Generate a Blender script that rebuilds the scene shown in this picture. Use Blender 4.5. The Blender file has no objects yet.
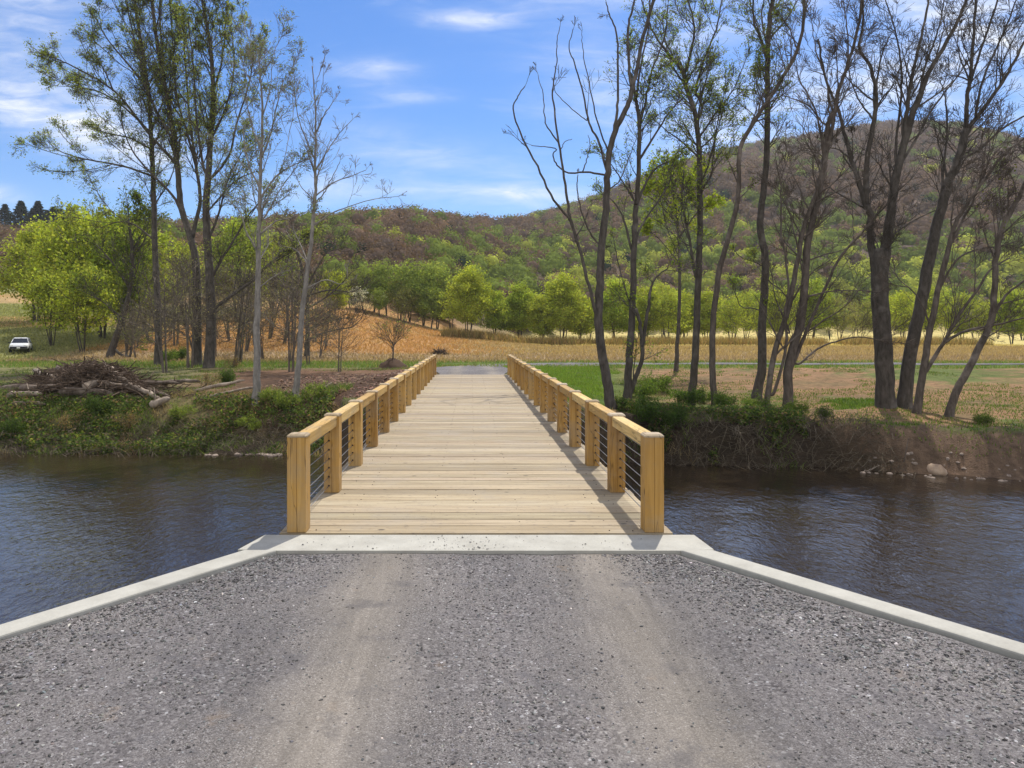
import bpy, math, random
import numpy as np
from mathutils import Vector

R = math.radians
SC = bpy.context.scene
COL = SC.collection

# ------------------------------------------------------------------ camera
F = 720.0; HY = 333.0; CX = 471.0; EYE = 1.77          # metres above the deck
cam = bpy.data.cameras.new('camera'); cam.sensor_width = 36; cam.lens = F/1024*36
cam.shift_x = (512-CX)/1024; cam.shift_y = -(384-HY)/1024
cam.clip_start = 0.05; cam.clip_end = 6000
camo = bpy.data.objects.new('camera', cam); COL.objects.link(camo)
camo.location = (0, 0, EYE); camo.rotation_euler = (R(90), 0, 0)
SC.camera = camo

# ------------------------------------------------------------------ light
SUN_EL, SUN_AZ = 58.0, 22.0                            # ahead and to the right
w = bpy.data.worlds.new('World'); SC.world = w; w.use_nodes = True
nt = w.node_tree; nt.nodes.clear()
def N(nt, t, **k):
    n = nt.nodes.new(t)
    for a, b in k.items():
        if a in n.inputs: n.inputs[a].default_value = b
        else: setattr(n, a, b)
    return n
def L(nt, a, b): nt.links.new(a, b)
def M_(nt, op, a, b=None, c=None, clamp=False):
    n = nt.nodes.new('ShaderNodeMath'); n.operation = op; n.use_clamp = clamp
    for i, v in enumerate((a, b, c)):
        if v is None: continue
        if isinstance(v, (int, float)): n.inputs[i].default_value = v
        else: nt.links.new(v, n.inputs[i])
    return n.outputs[0]
def build_world():
    sky = N(nt, 'ShaderNodeTexSky', sky_type='NISHITA', sun_disc=False, sun_elevation=R(SUN_EL), sun_rotation=R(SUN_AZ),
            altitude=600, air_density=1.0, dust_density=0.25, ozone_density=2.2)
    hs = N(nt, 'ShaderNodeHueSaturation'); hs.inputs['Saturation'].default_value = 1.36; hs.inputs['Value'].default_value = 1.0
    L(nt, sky.outputs[0], hs.inputs['Color'])
    tint = N(nt, 'ShaderNodeMix', data_type='RGBA', blend_type='MULTIPLY'); tint.inputs['Factor'].default_value = 1
    tint.inputs[7].default_value = (0.70, 0.80, 0.96, 1)
    L(nt, hs.outputs[0], tint.inputs[6])
    tc = N(nt, 'ShaderNodeTexCoord'); sp = N(nt, 'ShaderNodeSeparateXYZ'); L(nt, tc.outputs['Generated'], sp.inputs[0])
    x, y, z = sp.outputs
    zc = M_(nt, 'MAXIMUM', z, 0.02)
    ya = M_(nt, 'MAXIMUM', M_(nt, 'ABSOLUTE', y), 0.05)
    u = M_(nt, 'DIVIDE', x, ya); v = M_(nt, 'DIVIDE', z, ya)
    cb = N(nt, 'ShaderNodeCombineXYZ'); L(nt, u, cb.inputs[0]); L(nt, v, cb.inputs[1]); L(nt, y, cb.inputs[2])
    mp = N(nt, 'ShaderNodeMapping'); mp.inputs['Rotation'].default_value = (0, 0, R(12)); mp.inputs['Scale'].default_value = (2.2, 9.0, 1)
    L(nt, cb.outputs[0], mp.inputs[0])
    n1 = N(nt, 'ShaderNodeTexNoise', Scale=2.0, Detail=7.0, Roughness=0.55, Distortion=0.6); L(nt, mp.outputs[0], n1.inputs['Vector'])
    n2 = N(nt, 'ShaderNodeTexNoise', Scale=6.0, Detail=6.0, Roughness=0.6, Distortion=0.9); L(nt, mp.outputs[0], n2.inputs['Vector'])
    # wisps of cirrus: (azimuth tangent, elevation tangent, half-length, half-thickness, slope, strength)
    wis = [(-.62,.345,.16,.055,-.22,.75),(-.56,.30,.13,.025,-.2,.6),(-.66,.19,.035,.014,-.15,.95),(-.50,.262,.12,.022,-.22,.7),
           (-.14,.366,.055,.014,.02,.85),(-.085,.33,.045,.010,.0,.6),(.0,.437,.06,.010,-.05,.75),(-.05,.245,.16,.028,-.22,.5),
           (.05,.195,.14,.018,-.05,.55),(.17,.34,.08,.05,-.3,.6),(.36,.31,.13,.07,-.2,.75),(.54,.33,.14,.07,.1,.7),(.45,.52,.3,.07,.1,.8),(-.35,.55,.3,.05,.1,.5),
           (-.26,.20,.10,.02,.0,.5),(.70,.40,.14,.07,-.1,.7),(-.62,.44,.18,.05,-.1,.5)]
    tot = None
    for (a, b, sx, sy, sl, st) in wis:
        du = M_(nt, 'SUBTRACT', u, a); dv = M_(nt, 'SUBTRACT', M_(nt, 'SUBTRACT', v, b), M_(nt, 'MULTIPLY', du, sl))
        q = M_(nt, 'ADD', M_(nt, 'POWER', M_(nt, 'ABSOLUTE', M_(nt, 'DIVIDE', du, sx)), 2.0), M_(nt, 'POWER', M_(nt, 'ABSOLUTE', M_(nt, 'DIVIDE', dv, sy)), 2.0))
        g = M_(nt, 'MULTIPLY', M_(nt, 'EXPONENT', M_(nt, 'MULTIPLY', q, -0.9)), st)
        tot = g if tot is None else M_(nt, 'ADD', tot, g)
    nn = M_(nt, 'MULTIPLY', M_(nt, 'SUBTRACT', n1.outputs[0], 0.28), 2.4, clamp=True)
    n3 = M_(nt, 'MULTIPLY', M_(nt, 'SUBTRACT', n2.outputs[0], 0.2), 1.9, clamp=True)
    front = M_(nt, 'GREATER_THAN', y, 0.0)
    c = M_(nt, 'MULTIPLY', M_(nt, 'MULTIPLY', M_(nt, 'MULTIPLY', tot, nn), n3), M_(nt, 'MULTIPLY', front, 1.45))
    thin = M_(nt, 'MULTIPLY', M_(nt, 'SUBTRACT', n1.outputs[0], 0.55), 0.9, clamp=True)
    c = M_(nt, 'ADD', c, thin, clamp=True)
    n4 = N(nt, 'ShaderNodeTexNoise', Scale=2.4, Detail=6.0, Roughness=0.6, Distortion=0.3); L(nt, tc.outputs['Generated'], n4.inputs['Vector'])
    back = M_(nt, 'MULTIPLY', M_(nt, 'MULTIPLY', M_(nt, 'SUBTRACT', 0.12, y), 3.0, clamp=True), M_(nt, 'MULTIPLY', M_(nt, 'SUBTRACT', n4.outputs[0], 0.28), 3.2, clamp=True))  # invented bright cloud behind the camera, added to lift and neutralise the shadows
    up = M_(nt, 'MULTIPLY', z, 20.0, clamp=True)
    c = M_(nt, 'MULTIPLY', c, up)
    mx = N(nt, 'ShaderNodeMix', data_type='RGBA'); mx.clamp_factor = True
    L(nt, c, mx.inputs['Factor']); L(nt, tint.outputs[2], mx.inputs[6]); mx.inputs[7].default_value = (6.6, 6.8, 7.2, 1)
    over = M_(nt, 'MULTIPLY', M_(nt, 'MULTIPLY', M_(nt, 'SUBTRACT', z, 0.46), 5.0, clamp=True), M_(nt, 'MULTIPLY', M_(nt, 'SUBTRACT', n4.outputs[0], 0.40), 3.0, clamp=True))  # unseen bright cloud high above the frame, added for water glints and neutral fill
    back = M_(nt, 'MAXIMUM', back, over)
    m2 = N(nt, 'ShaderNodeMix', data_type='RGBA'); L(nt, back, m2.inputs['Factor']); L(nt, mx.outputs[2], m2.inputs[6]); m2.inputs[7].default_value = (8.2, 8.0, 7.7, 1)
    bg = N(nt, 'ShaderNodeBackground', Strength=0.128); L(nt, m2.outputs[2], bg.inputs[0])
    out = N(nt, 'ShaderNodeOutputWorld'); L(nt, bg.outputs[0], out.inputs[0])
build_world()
sl = bpy.data.lights.new('sun', 'SUN'); sl.energy = 4.0; sl.angle = R(0.6); sl.color = (1.0, 0.95, 0.86)
so = bpy.data.objects.new('sun', sl); COL.objects.link(so); so.location = (30, 60, 60)
sv = Vector((math.sin(R(SUN_AZ))*math.cos(R(SUN_EL)), math.cos(R(SUN_AZ))*math.cos(R(SUN_EL)), math.sin(R(SUN_EL))))
so.rotation_euler = sv.to_track_quat('Z', 'Y').to_euler()
SC.view_settings.view_transform = 'Standard'; SC.view_settings.look = 'None'
SC.view_settings.exposure = 0.34; SC.view_settings.gamma = 1.0
SC.view_settings.use_curve_mapping = False
SC.cycles.max_bounces = 8; SC.cycles.transparent_max_bounces = 8; SC.cycles.volume_bounces = 0
SC.cycles.use_denoising = True

# ------------------------------------------------------------------ helpers
rnd = random.Random(7); RG = np.random.default_rng(11)

class Mat:
    def __init__(s, name):
        s.m = bpy.data.materials.new(name); s.m.use_nodes = True; s.t = s.m.node_tree; s.t.nodes.clear()
        s.out = s.n('ShaderNodeOutputMaterial'); s.p = s.n('ShaderNodeBsdfPrincipled'); s.l(s.p.outputs[0], s.out.inputs[0])
        s.tc = s.n('ShaderNodeTexCoord')
    def n(s, t, **k): return N(s.t, t, **k)
    def l(s, a, b): s.t.links.new(a, b)
    def noise(s, scale=5, detail=4, rough=.55, stretch=None, space='Object', dist=0.0, loc=(0,0,0)):
        n = s.n('ShaderNodeTexNoise', Scale=scale, Detail=detail, Roughness=rough, Distortion=dist)
        mp = s.n('ShaderNodeMapping'); mp.inputs['Scale'].default_value = stretch or (1,1,1); mp.inputs['Location'].default_value = loc
        s.l(getattr(s, 'vec', None) or s.tc.outputs[space], mp.inputs[0]); s.l(mp.outputs[0], n.inputs['Vector']); return n.outputs[0]
    def ramp(s, fac, stops):
        r = s.n('ShaderNodeValToRGB'); e = r.color_ramp.elements
        while len(e) < len(stops): e.new(0.5)
        for i, (p, c) in enumerate(stops):
            e[i].position = p; e[i].color = (*c, 1) if len(c) == 3 else c
        s.l(fac, r.inputs[0]); return r.outputs[0]
    def mix(s, fac, a, b, mode='MIX'):
        m = s.n('ShaderNodeMix', data_type='RGBA', blend_type=mode)
        for v, i in ((fac, 0), (a, 6), (b, 7)):
            if isinstance(v, (int, float)): m.inputs[i].default_value = v
            elif isinstance(v, tuple): m.inputs[i].default_value = (*v, 1)
            else: s.l(v, m.inputs[i])
        return m.outputs[2]
    def attr(s, name='Col'):
        a = s.n('ShaderNodeAttribute'); a.attribute_name = name; return a.outputs['Color']
    def base(s, c):
        if isinstance(c, tuple): s.p.inputs['Base Color'].default_value = (*c, 1)
        else: s.l(c, s.p.inputs['Base Color'])
    def rough(s, v, spec=0.3):
        s.p.inputs['Roughness'].default_value = v; s.p.inputs['Specular IOR Level'].default_value = spec
    def bump(s, h, st=0.3, dist=0.02):
        b = s.n('ShaderNodeBump', Strength=st, Distance=dist); s.l(h, b.inputs['Height']); s.l(b.outputs[0], s.p.inputs['Normal'])
def leafmat(name, trans=0.45, spec=.12):
    m = Mat(name); c = m.attr(); m.base(c); m.rough(.75, spec)
    t = m.n('ShaderNodeBsdfTranslucent'); tcol = m.mix(1.0, c, (1.25, 1.2, .6), 'MULTIPLY'); m.l(tcol, t.inputs[0])
    x = m.n('ShaderNodeMixShader'); x.inputs[0].default_value = trans
    m.l(m.p.outputs[0], x.inputs[1]); m.l(t.outputs[0], x.inputs[2]); m.l(x.outputs[0], m.out.inputs[0]); return m.m

def mat_bark(name, c1, c2, sc=9):
    m = Mat(name); n = m.noise(sc, 5, .65, (1, 1, .28)); n2 = m.noise(1.3, 3, .6)
    c = m.ramp(n, [(.3, c1), (.7, c2)]); c = m.mix(m.ramp(n2, [(.55, (0,0,0)), (.72, (1,1,1))]), c, tuple(v*1.25+.02 for v in c2))
    m.base(c); m.rough(.9, .15); m.bump(n, .8, .04); return m.m

def mat_ground():
    m = Mat('ground_soil'); c = m.attr()
    n1 = m.noise(3.0, 8, .7); n2 = m.noise(.45, 5, .6); n3 = m.noise(22, 4, .6)
    c = m.mix(.9, c, m.ramp(n1, [(.25, (.45,.45,.42)), (.5, (.95,.95,.95)), (.75, (1.5,1.45,1.35))]), 'MULTIPLY')
    c = m.mix(.7, c, m.ramp(n2, [(.3, (.7,.75,.68)), (.7, (1.25,1.2,1.2))]), 'MULTIPLY')
    m.base(c); m.rough(.95, .1); m.bump(M_(m.t, 'ADD', n1, n3), .9, .12); return m.m

def mat_gravel_road():
    m = Mat('crushed_stone')
    sp = m.n('ShaderNodeSeparateXYZ'); m.l(m.tc.outputs['Object'], sp.inputs[0])
    wob = m.noise(.8, 3, .5); wx = M_(m.t, 'ADD', sp.outputs[0], M_(m.t, 'MULTIPLY', M_(m.t, 'SUBTRACT', wob, .5), .45))
    def band(c, wd):
        q = M_(m.t, 'DIVIDE', M_(m.t, 'SUBTRACT', wx, c), wd); return M_(m.t, 'EXPONENT', M_(m.t, 'MULTIPLY', M_(m.t, 'MULTIPLY', q, q), -1.0))
    tr = M_(m.t, 'ADD', band(-.68, .34), band(.98, .33), clamp=True)
    v1 = m.n('ShaderNodeTexVoronoi', Scale=75.0); m.l(m.tc.outputs['Object'], v1.inputs['Vector'])
    v2 = m.n('ShaderNodeTexVoronoi', Scale=190.0); m.l(m.tc.outputs['Object'], v2.inputs['Vector'])
    g1 = m.n('ShaderNodeSeparateColor'); m.l(v1.outputs['Color'], g1.inputs[0])
    g2 = m.n('ShaderNodeSeparateColor'); m.l(v2.outputs['Color'], g2.inputs[0])
    f = m.noise(600, 3, .7)
    stone = m.ramp(g1.outputs[0], [(0, (.095,.084,.08)), (.4, (.18,.158,.146)), (.8, (.28,.25,.23)), (.97, (.38,.345,.31)), (1, (.60,.57,.54))])
    fine = m.ramp(g2.outputs[0], [(0, (.10,.086,.08)), (.5, (.215,.188,.17)), (.93, (.34,.305,.27)), (1, (.52,.49,.46))])
    patch = m.noise(1.7, 6, .62)
    k = m.ramp(patch, [(.42, (0,0,0)), (.62, (1,1,1))])
    c = m.mix(k, fine, stone)
    c = m.mix(M_(m.t, 'MULTIPLY', tr, .8), c, m.mix(.45, fine, (.40,.36,.30)))
    big = m.noise(.9, 4, .6, (1, .4, 1)); c = m.mix(.9, c, m.ramp(big, [(.3, (.50,.505,.52)), (.7, (.86,.855,.85))]), 'MULTIPLY')
    stk = m.noise(16, 5, .65, (1, .06, 1)); c = m.mix(.8, c, m.ramp(stk, [(.3, (.80,.79,.78)), (.7, (1.18,1.17,1.16))]), 'MULTIPLY')
    dk = m.noise(3.1, 6, .7, loc=(7,3,0)); c = m.mix(m.ramp(dk, [(.55, (0,0,0)), (.68, (.6,.6,.6))]), c, (.10,.092,.092))
    c = m.mix(M_(m.t, 'SUBTRACT', 1.0, tr, clamp=True), c, m.mix(1.0, c, (.90,.94,1.02), 'MULTIPLY'))
    rust = m.noise(2.3, 4, .6, loc=(4,2,0)); c = m.mix(m.ramp(rust, [(.64, (0,0,0)), (.74, (.28,.28,.28))]), c, (.30,.20,.11))
    m.base(c); m.rough(.92, .2)
    h = M_(m.t, 'ADD', M_(m.t, 'MULTIPLY', v1.outputs['Distance'], -1.0), M_(m.t, 'MULTIPLY', f, .25))
    h = M_(m.t, 'ADD', h, M_(m.t, 'MULTIPLY', m.noise(14, 5, .6), .4))
    m.bump(h, .35, .015); return m.m

def mat_wood(name, ax, ca, cb, cc, knots=True, sc=1.0, per=False):
    st = [26*sc]*3; st[ax] = 1.1*sc
    m = Mat(name)
    if not per:
        oi = m.n('ShaderNodeObjectInfo'); va = m.n('ShaderNodeVectorMath', operation='ADD'); cx = m.n('ShaderNodeCombineXYZ'); q = M_(m.t, 'MULTIPLY', oi.outputs['Random'], 37.0)
        for i in range(3): m.l(q, cx.inputs[i])
        m.l(m.tc.outputs['Object'], va.inputs[0]); m.l(cx.outputs[0], va.inputs[1]); m.vec = va.outputs[0]
    g = m.noise(1.0, 6, .62, tuple(st), dist=.6)
    st2 = [5.0]*3; st2[ax] = .5; g2 = m.noise(1.0, 4, .5, tuple(st2))
    c = m.ramp(g, [(.25, ca), (.55, cb), (.8, cc)]); c = m.mix(.55, c, m.ramp(g2, [(.3, (.8,.76,.70)), (.7, (1.12,1.12,1.15))]), 'MULTIPLY')
    if knots:
        st3 = [9.0]*3; st3[ax] = 5.0
        mp = m.n('ShaderNodeMapping'); mp.inputs['Scale'].default_value = [s*.42 for s in st3]; m.l(getattr(m, 'vec', None) or m.tc.outputs['Object'], mp.inputs[0])
        v = m.n('ShaderNodeTexVoronoi', Scale=1.0); m.l(mp.outputs[0], v.inputs['Vector'])
        kf = m.ramp(v.outputs['Distance'], [(.045, (1,1,1)), (.085, (0,0,0))])
        c = m.mix(kf, c, tuple(v_*.32 for v_ in ca))
    if not per:
        oi = m.n('ShaderNodeObjectInfo'); c = m.mix(1.0, c, m.ramp(oi.outputs['Random'], [(0, (.72,.68,.62)), (.5, (.97,.97,.97)), (1, (1.14,1.22,1.40))]), 'MULTIPLY')
        ck = m.noise(3.0, 3, .5, tuple(.25 if i == ax else 3.2 for i in range(3)), dist=.3, loc=(1.7,.3,.9)); c = m.mix(m.ramp(ck, [(.485, (0,0,0)), (.5, (.75,.75,.75)), (.515, (0,0,0))]), c, tuple(v_*.3 for v_ in ca))
        dr = m.noise(2.0, 5, .7, loc=(5,5,5)); c = m.mix(m.ramp(dr, [(.45, (0,0,0)), (.75, (.6,.6,.6))]), c, (.30,.25,.18))
    if per:
        c = m.mix(1.0, c, m.attr(), 'MULTIPLY')
        d = m.noise(1.1, 6, .65); c = m.mix(m.ramp(d, [(.5, (0,0,0)), (.75, (.5,.5,.5))]), c, (.30,.27,.235))
        d2 = m.noise(38, 3, .6, (.35, 1, 1)); c = m.mix(m.ramp(d2, [(.60, (0,0,0)), (.70, (.8,.8,.8))]), c, (.14,.115,.09))
    m.base(c); m.rough(.72, .25); m.bump(g, .25, .004); return m.m

def mat_concrete():
    m = Mat('pale_concrete'); n = m.noise(3, 6, .6); n2 = m.noise(60, 4, .6)
    c = m.ramp(n, [(.3, (.33,.315,.275)), (.7, (.45,.435,.385))]); c = m.mix(.5, c, m.ramp(n2, [(.3, (.85,.85,.85)), (.7, (1.1,1.1,1.1))]), 'MULTIPLY')
    s = m.noise(1.4, 6, .7, loc=(3,1,0)); c = m.mix(m.ramp(s, [(.58, (0,0,0)), (.8, (.55,.55,.55))]), c, (.22,.20,.165))
    m.base(c); m.rough(.85, .2); m.bump(n2, .25, .003); return m.m

def mat_water():
    m = Mat('river_water'); m.base((.026, .018, .011)); m.rough(.045, .5); m.p.inputs['IOR'].default_value = 1.6
    a = m.noise(2.2, 3, .5, (1.0, .8, 1), dist=.5); b = m.noise(6.5, 3, .5, (1.3, .62, 1), dist=.7); g = m.noise(.35, 3, .5)
    f = m.noise(19, 2, .5, (1.2, .6, 1), dist=.4)
    h = M_(m.t, 'ADD', M_(m.t, 'ADD', M_(m.t, 'MULTIPLY', a, .8), M_(m.t, 'MULTIPLY', b, .75)), M_(m.t, 'MULTIPLY', f, .16))
    k = m.ramp(g, [(.35, (.5,.5,.5)), (.65, (1,1,1))])
    h = M_(m.t, 'MULTIPLY', h, k); m.bump(h, 1.0, .024); return m.m

def plain(name, c, r=.7, spec=.3, metal=0.0):
    m = Mat(name); n = m.noise(18, 4, .6); m.base(m.mix(.35, c, m.ramp(n, [(.3, (.7,.7,.7)), (.7, (1.2,1.2,1.2))]), 'MULTIPLY')); m.rough(r, spec)
    m.p.inputs['Metallic'].default_value = metal; return m.m

MG = mat_ground(); MGR = mat_gravel_road(); MCON = mat_concrete(); MWAT = mat_water()
MDECK = mat_wood('weathered_pine_planks', 0, (.24,.185,.12), (.37,.30,.20), (.47,.395,.275), True, 1.0, True)
MPOST = mat_wood('golden_pine_post', 2, (.36,.195,.048), (.50,.29,.08), (.60,.385,.135))
MRAIL = mat_wood('golden_pine_rail', 1, (.42,.25,.07), (.56,.37,.13), (.65,.47,.21))
MCAP = mat_wood('weathered_post_cap', 1, (.34,.25,.15), (.45,.36,.24), (.52,.43,.31), False)
MSTEEL = plain('steel_cable', (.32,.32,.33), .38, .5, .9); MBOLT = plain('dark_bolt', (.05,.03,.02), .5, .4, .3)
MBARK = mat_bark('dark_bark', (.045,.038,.031), (.125,.108,.092)); MBARKB = mat_bark('brown_bark', (.058,.046,.036), (.155,.126,.104))
MTWIG = mat_bark('twig_bark', (.09,.07,.055), (.19,.16,.13)); MGREY = mat_bark('pale_grey_bark', (.14,.125,.108), (.33,.30,.265)); MLOG = mat_bark('weathered_log', (.07,.052,.04), (.21,.165,.13), 6)
MLOGP = mat_bark('bleached_log', (.15,.115,.085), (.38,.31,.245), 6)
MLEAF = leafmat('leaves', .55); MGRASS = leafmat('grass_blades', .35); MFOR = leafmat('distant_foliage', .25, 0.0)
MROCK = mat_bark('river_rock', (.16,.125,.10), (.36,.29,.235), 4)
m_ = Mat('stone_chips'); m_.base(m_.attr()); m_.rough(.85, .3); MCHIP = m_.m
MSOIL = plain('dark_soil', (.085,.055,.038), .95, .1)

def mesh_np(name, V, FQ, mat, parent=None, col=None, smooth=False, loc=None):
    """V (n,3); FQ list of int arrays (m,k); col (n,3) optional"""
    me = bpy.data.meshes.new(name); V = np.asarray(V, np.float32)
    if loc is not None: V = V - np.asarray(loc, np.float32)
    me.vertices.add(len(V)); me.vertices.foreach_set('co', V.ravel())
    idx = np.concatenate([f.ravel() for f in FQ]).astype(np.int32)
    tot = np.concatenate([np.full(len(f), f.shape[1], np.int32) for f in FQ]); st = np.concatenate([[0], np.cumsum(tot)[:-1]]).astype(np.int32)
    me.loops.add(len(idx)); me.loops.foreach_set('vertex_index', idx)
    me.polygons.add(len(tot)); me.polygons.foreach_set('loop_start', st); me.polygons.foreach_set('loop_total', tot)
    me.update(calc_edges=True); me.validate()
    me.polygons.foreach_set('use_smooth', np.full(len(me.polygons), bool(smooth)))
    if col is not None:
        a = me.color_attributes.new('Col', 'FLOAT_COLOR', 'POINT')
        c4 = np.ones((len(V), 4), np.float32); c4[:, :3] = col; a.data.foreach_set('color', c4.ravel())
    me.materials.append(mat)
    o = bpy.data.objects.new(name, me); COL.objects.link(o)
    if loc is not None: o.location = loc
    if parent is not None:
        o.parent = parent
    return o
def tag(o, label=None, cat=None, group=None, kind=None):
    if label: o['label'] = label
    if cat: o['category'] = cat
    if group: o['group'] = group
    if kind: o['kind'] = kind
    return o
def empty(name, loc, label, cat, group=None, rz=0):
    o = bpy.data.objects.new(name, None); COL.objects.link(o); o.location = loc; o.rotation_euler = (0, 0, rz); o.empty_display_size = .3
    return tag(o, label, cat, group)

class Geo:
    """boxes, prisms and tubes gathered into one mesh"""
    def __init__(s): s.V = []; s.F = {}; s.C = []; s.n = 0; s.T = {}
    def add(s, V, F, c=None):
        V = np.asarray(V, float); s.V.append(V)
        for f in F: s.F.setdefault(len(f), []).append([i+s.n for i in f])
        s.C.append(np.tile(c if c is not None else (1,1,1), (len(V), 1))); s.n += len(V)
    def addn(s, V, F, C=None):
        s.V.append(V); s.F.setdefault(F.shape[1], []).extend((F+s.n).tolist()) if len(F) < 2000 else s.F.setdefault(('a', F.shape[1]), []).append(F+s.n)
        s.C.append(C if C is not None else np.ones((len(V), 3))); s.n += len(V)
    def box(s, a, b, c=None, bev=0):
        x0, y0, z0 = a; x1, y1, z1 = b
        if bev <= 0:
            V = [(x0,y0,z0),(x1,y0,z0),(x1,y1,z0),(x0,y1,z0),(x0,y0,z1),(x1,y0,z1),(x1,y1,z1),(x0,y1,z1)]
            F = [(0,3,2,1),(4,5,6,7),(0,1,5,4),(1,2,6,5),(2,3,7,6),(3,0,4,7)]
            s.add(V, F, c); return
        e = bev                                            # chamfered vertical edges and top
        def ring(i, z): return [(x0+i+e,y0+i,z),(x1-i-e,y0+i,z),(x1-i,y0+i+e,z),(x1-i,y1-i-e,z),(x1-i-e,y1-i,z),(x0+i+e,y1-i,z),(x0+i,y1-i-e,z),(x0+i,y0+i+e,z)]
        V = ring(0, z0)+ring(0, z1-e)+ring(e, z1); F = [tuple(range(7,-1,-1)), tuple(range(16,24))]
        for k in (0, 8):
            for i in range(8): j = (i+1) % 8; F.append((k+i, k+j, k+8+j, k+8+i))
        s.add(V, F, c)
    def prism(s, poly, z0, z1, c=None):
        n = len(poly); V = [(x, y, z0) for x, y in poly]+[(x, y, z1) for x, y in poly]
        F = [tuple(range(n-1, -1, -1)), tuple(range(n, 2*n))]+[(i, (i+1) % n, n+(i+1) % n, n+i) for i in range(n)]
        s.add(V, F, c)
    def tube(s, P, Rr, k=6):
        s.T.setdefault((len(P), k), []).append((P, Rr))
    def flush(s):
        for (n, k), L_ in s.T.items():
            P = np.array([a for a, _ in L_], float); r = np.array([b for _, b in L_], float); m = len(P)
            T = np.empty_like(P); T[:, 1:-1] = P[:, 2:]-P[:, :-2]; T[:, 0] = P[:, 1]-P[:, 0]; T[:, -1] = P[:, -1]-P[:, -2]
            T /= np.linalg.norm(T, axis=2, keepdims=True)+1e-9
            D = P[:, -1]-P[:, 0]; D /= np.linalg.norm(D, axis=1, keepdims=True)+1e-9
            ax = np.where(np.abs(D[:, 2:3]) > .7, np.array([[1.,0,0]]), np.array([[0,0,1.]]))
            ref = np.cross(D, ax); ref /= np.linalg.norm(ref, axis=1, keepdims=True)+1e-9
            A = np.cross(T, ref[:, None, :]); A /= np.linalg.norm(A, axis=2, keepdims=True)+1e-9; B = np.cross(T, A)
            th = np.linspace(0, 2*np.pi, k, endpoint=False)
            ring = P[:, :, None, :]+r[:, :, None, None]*(A[:, :, None, :]*np.cos(th)[:, None]+B[:, :, None, :]*np.sin(th)[:, None])
            V = ring.reshape(-1, 3)
            base = (np.arange(m)[:, None, None]*n*k+np.arange(n-1)[None, :, None]*k)
            i = np.arange(k)[None, None, :]; j = (i+1) % k
            Q = np.stack([base+i, base+j, base+k+j, base+k+i], -1).reshape(-1, 4)
            s.V.append(V); s.F.setdefault(('a', 4), []).append(Q+s.n)
            if k >= 5:
                e0 = (np.arange(m)[:, None]*n*k+np.arange(k)[None, ::-1]); e1 = (np.arange(m)[:, None]*n*k+(n-1)*k+np.arange(k)[None, :])
                s.F.setdefault(('a', k), []).append(np.concatenate([e0, e1])+s.n)
            s.C.append(np.ones((len(V), 3))); s.n += len(V)
        s.T = {}
    def build(s, name, mat, parent=None, col=False, smooth=False, loc=None):
        s.flush(); FQ = []
        for key, v in s.F.items():
            if isinstance(key, tuple): FQ.append(np.concatenate(v))
            else: FQ.append(np.array(v, int))
        o = mesh_np(name, np.concatenate(s.V), FQ, mat, parent, np.concatenate(s.C) if col else None, smooth, loc)
        return o

def quads(P, S, C, nrm=None, asp=1.0, jit=1.0):
    """leaf quads: centres P, sizes S, colours C -> V, F, Col"""
    m = len(P); n = RG.normal(size=(m, 3))*jit
    if nrm is not None: n = n+nrm
    n /= np.linalg.norm(n, axis=1, keepdims=True)+1e-9
    a = np.cross(n, RG.normal(size=(m, 3))); a /= np.linalg.norm(a, axis=1, keepdims=True)+1e-9; b = np.cross(n, a)
    S = np.asarray(S).reshape(-1, 1)*.5
    V = np.stack([P-a*S*asp, P-b*S, P+a*S*asp, P+b*S], 1).reshape(-1, 3)
    Fq = np.arange(4*m).reshape(-1, 4); return V, Fq, np.repeat(C, 4, 0)
def blades(P, H, W, C, lean=.35):
    m = len(P); th = RG.uniform(0, np.pi, m); d = np.stack([np.cos(th), np.sin(th), np.zeros(m)], 1)*W.reshape(-1, 1)*.5
    tip = P+np.stack([RG.normal(0, lean, m)*H, RG.normal(0, lean, m)*H, H], 1)
    V = np.stack([P-d, P+d, tip], 1).reshape(-1, 3); return V, np.arange(3*m).reshape(-1, 3), np.repeat(C, 3, 0)
def vary(c, n, v=.25, hue=.10):
    C = np.tile(np.array(c, float), (n, 1))*RG.uniform(1-v, 1+v, (n, 1)); C *= RG.uniform(1-hue, 1+hue, (n, 3)); return np.clip(C, 0.002, 1)

def fbm(x, y, s=1.0, o=4, seed=0.0):
    v = 0; a = 1.0; t = 0
    for i in range(o):
        f = s*2.03**i; p = seed+i*1.7
        v = v+a*(np.sin(x*f*1.0+y*f*.37+p)*np.cos(y*f*.91-x*f*.43+p*2.1)+.5*np.sin((x*.63-y*.8)*f*1.7+p*3.3)); t += a*1.3; a *= .55
    return v/t
def sm(a, b, t):
    t = np.clip((t-a)/(b-a), 0, 1); return t*t*(3-2*t)

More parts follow.
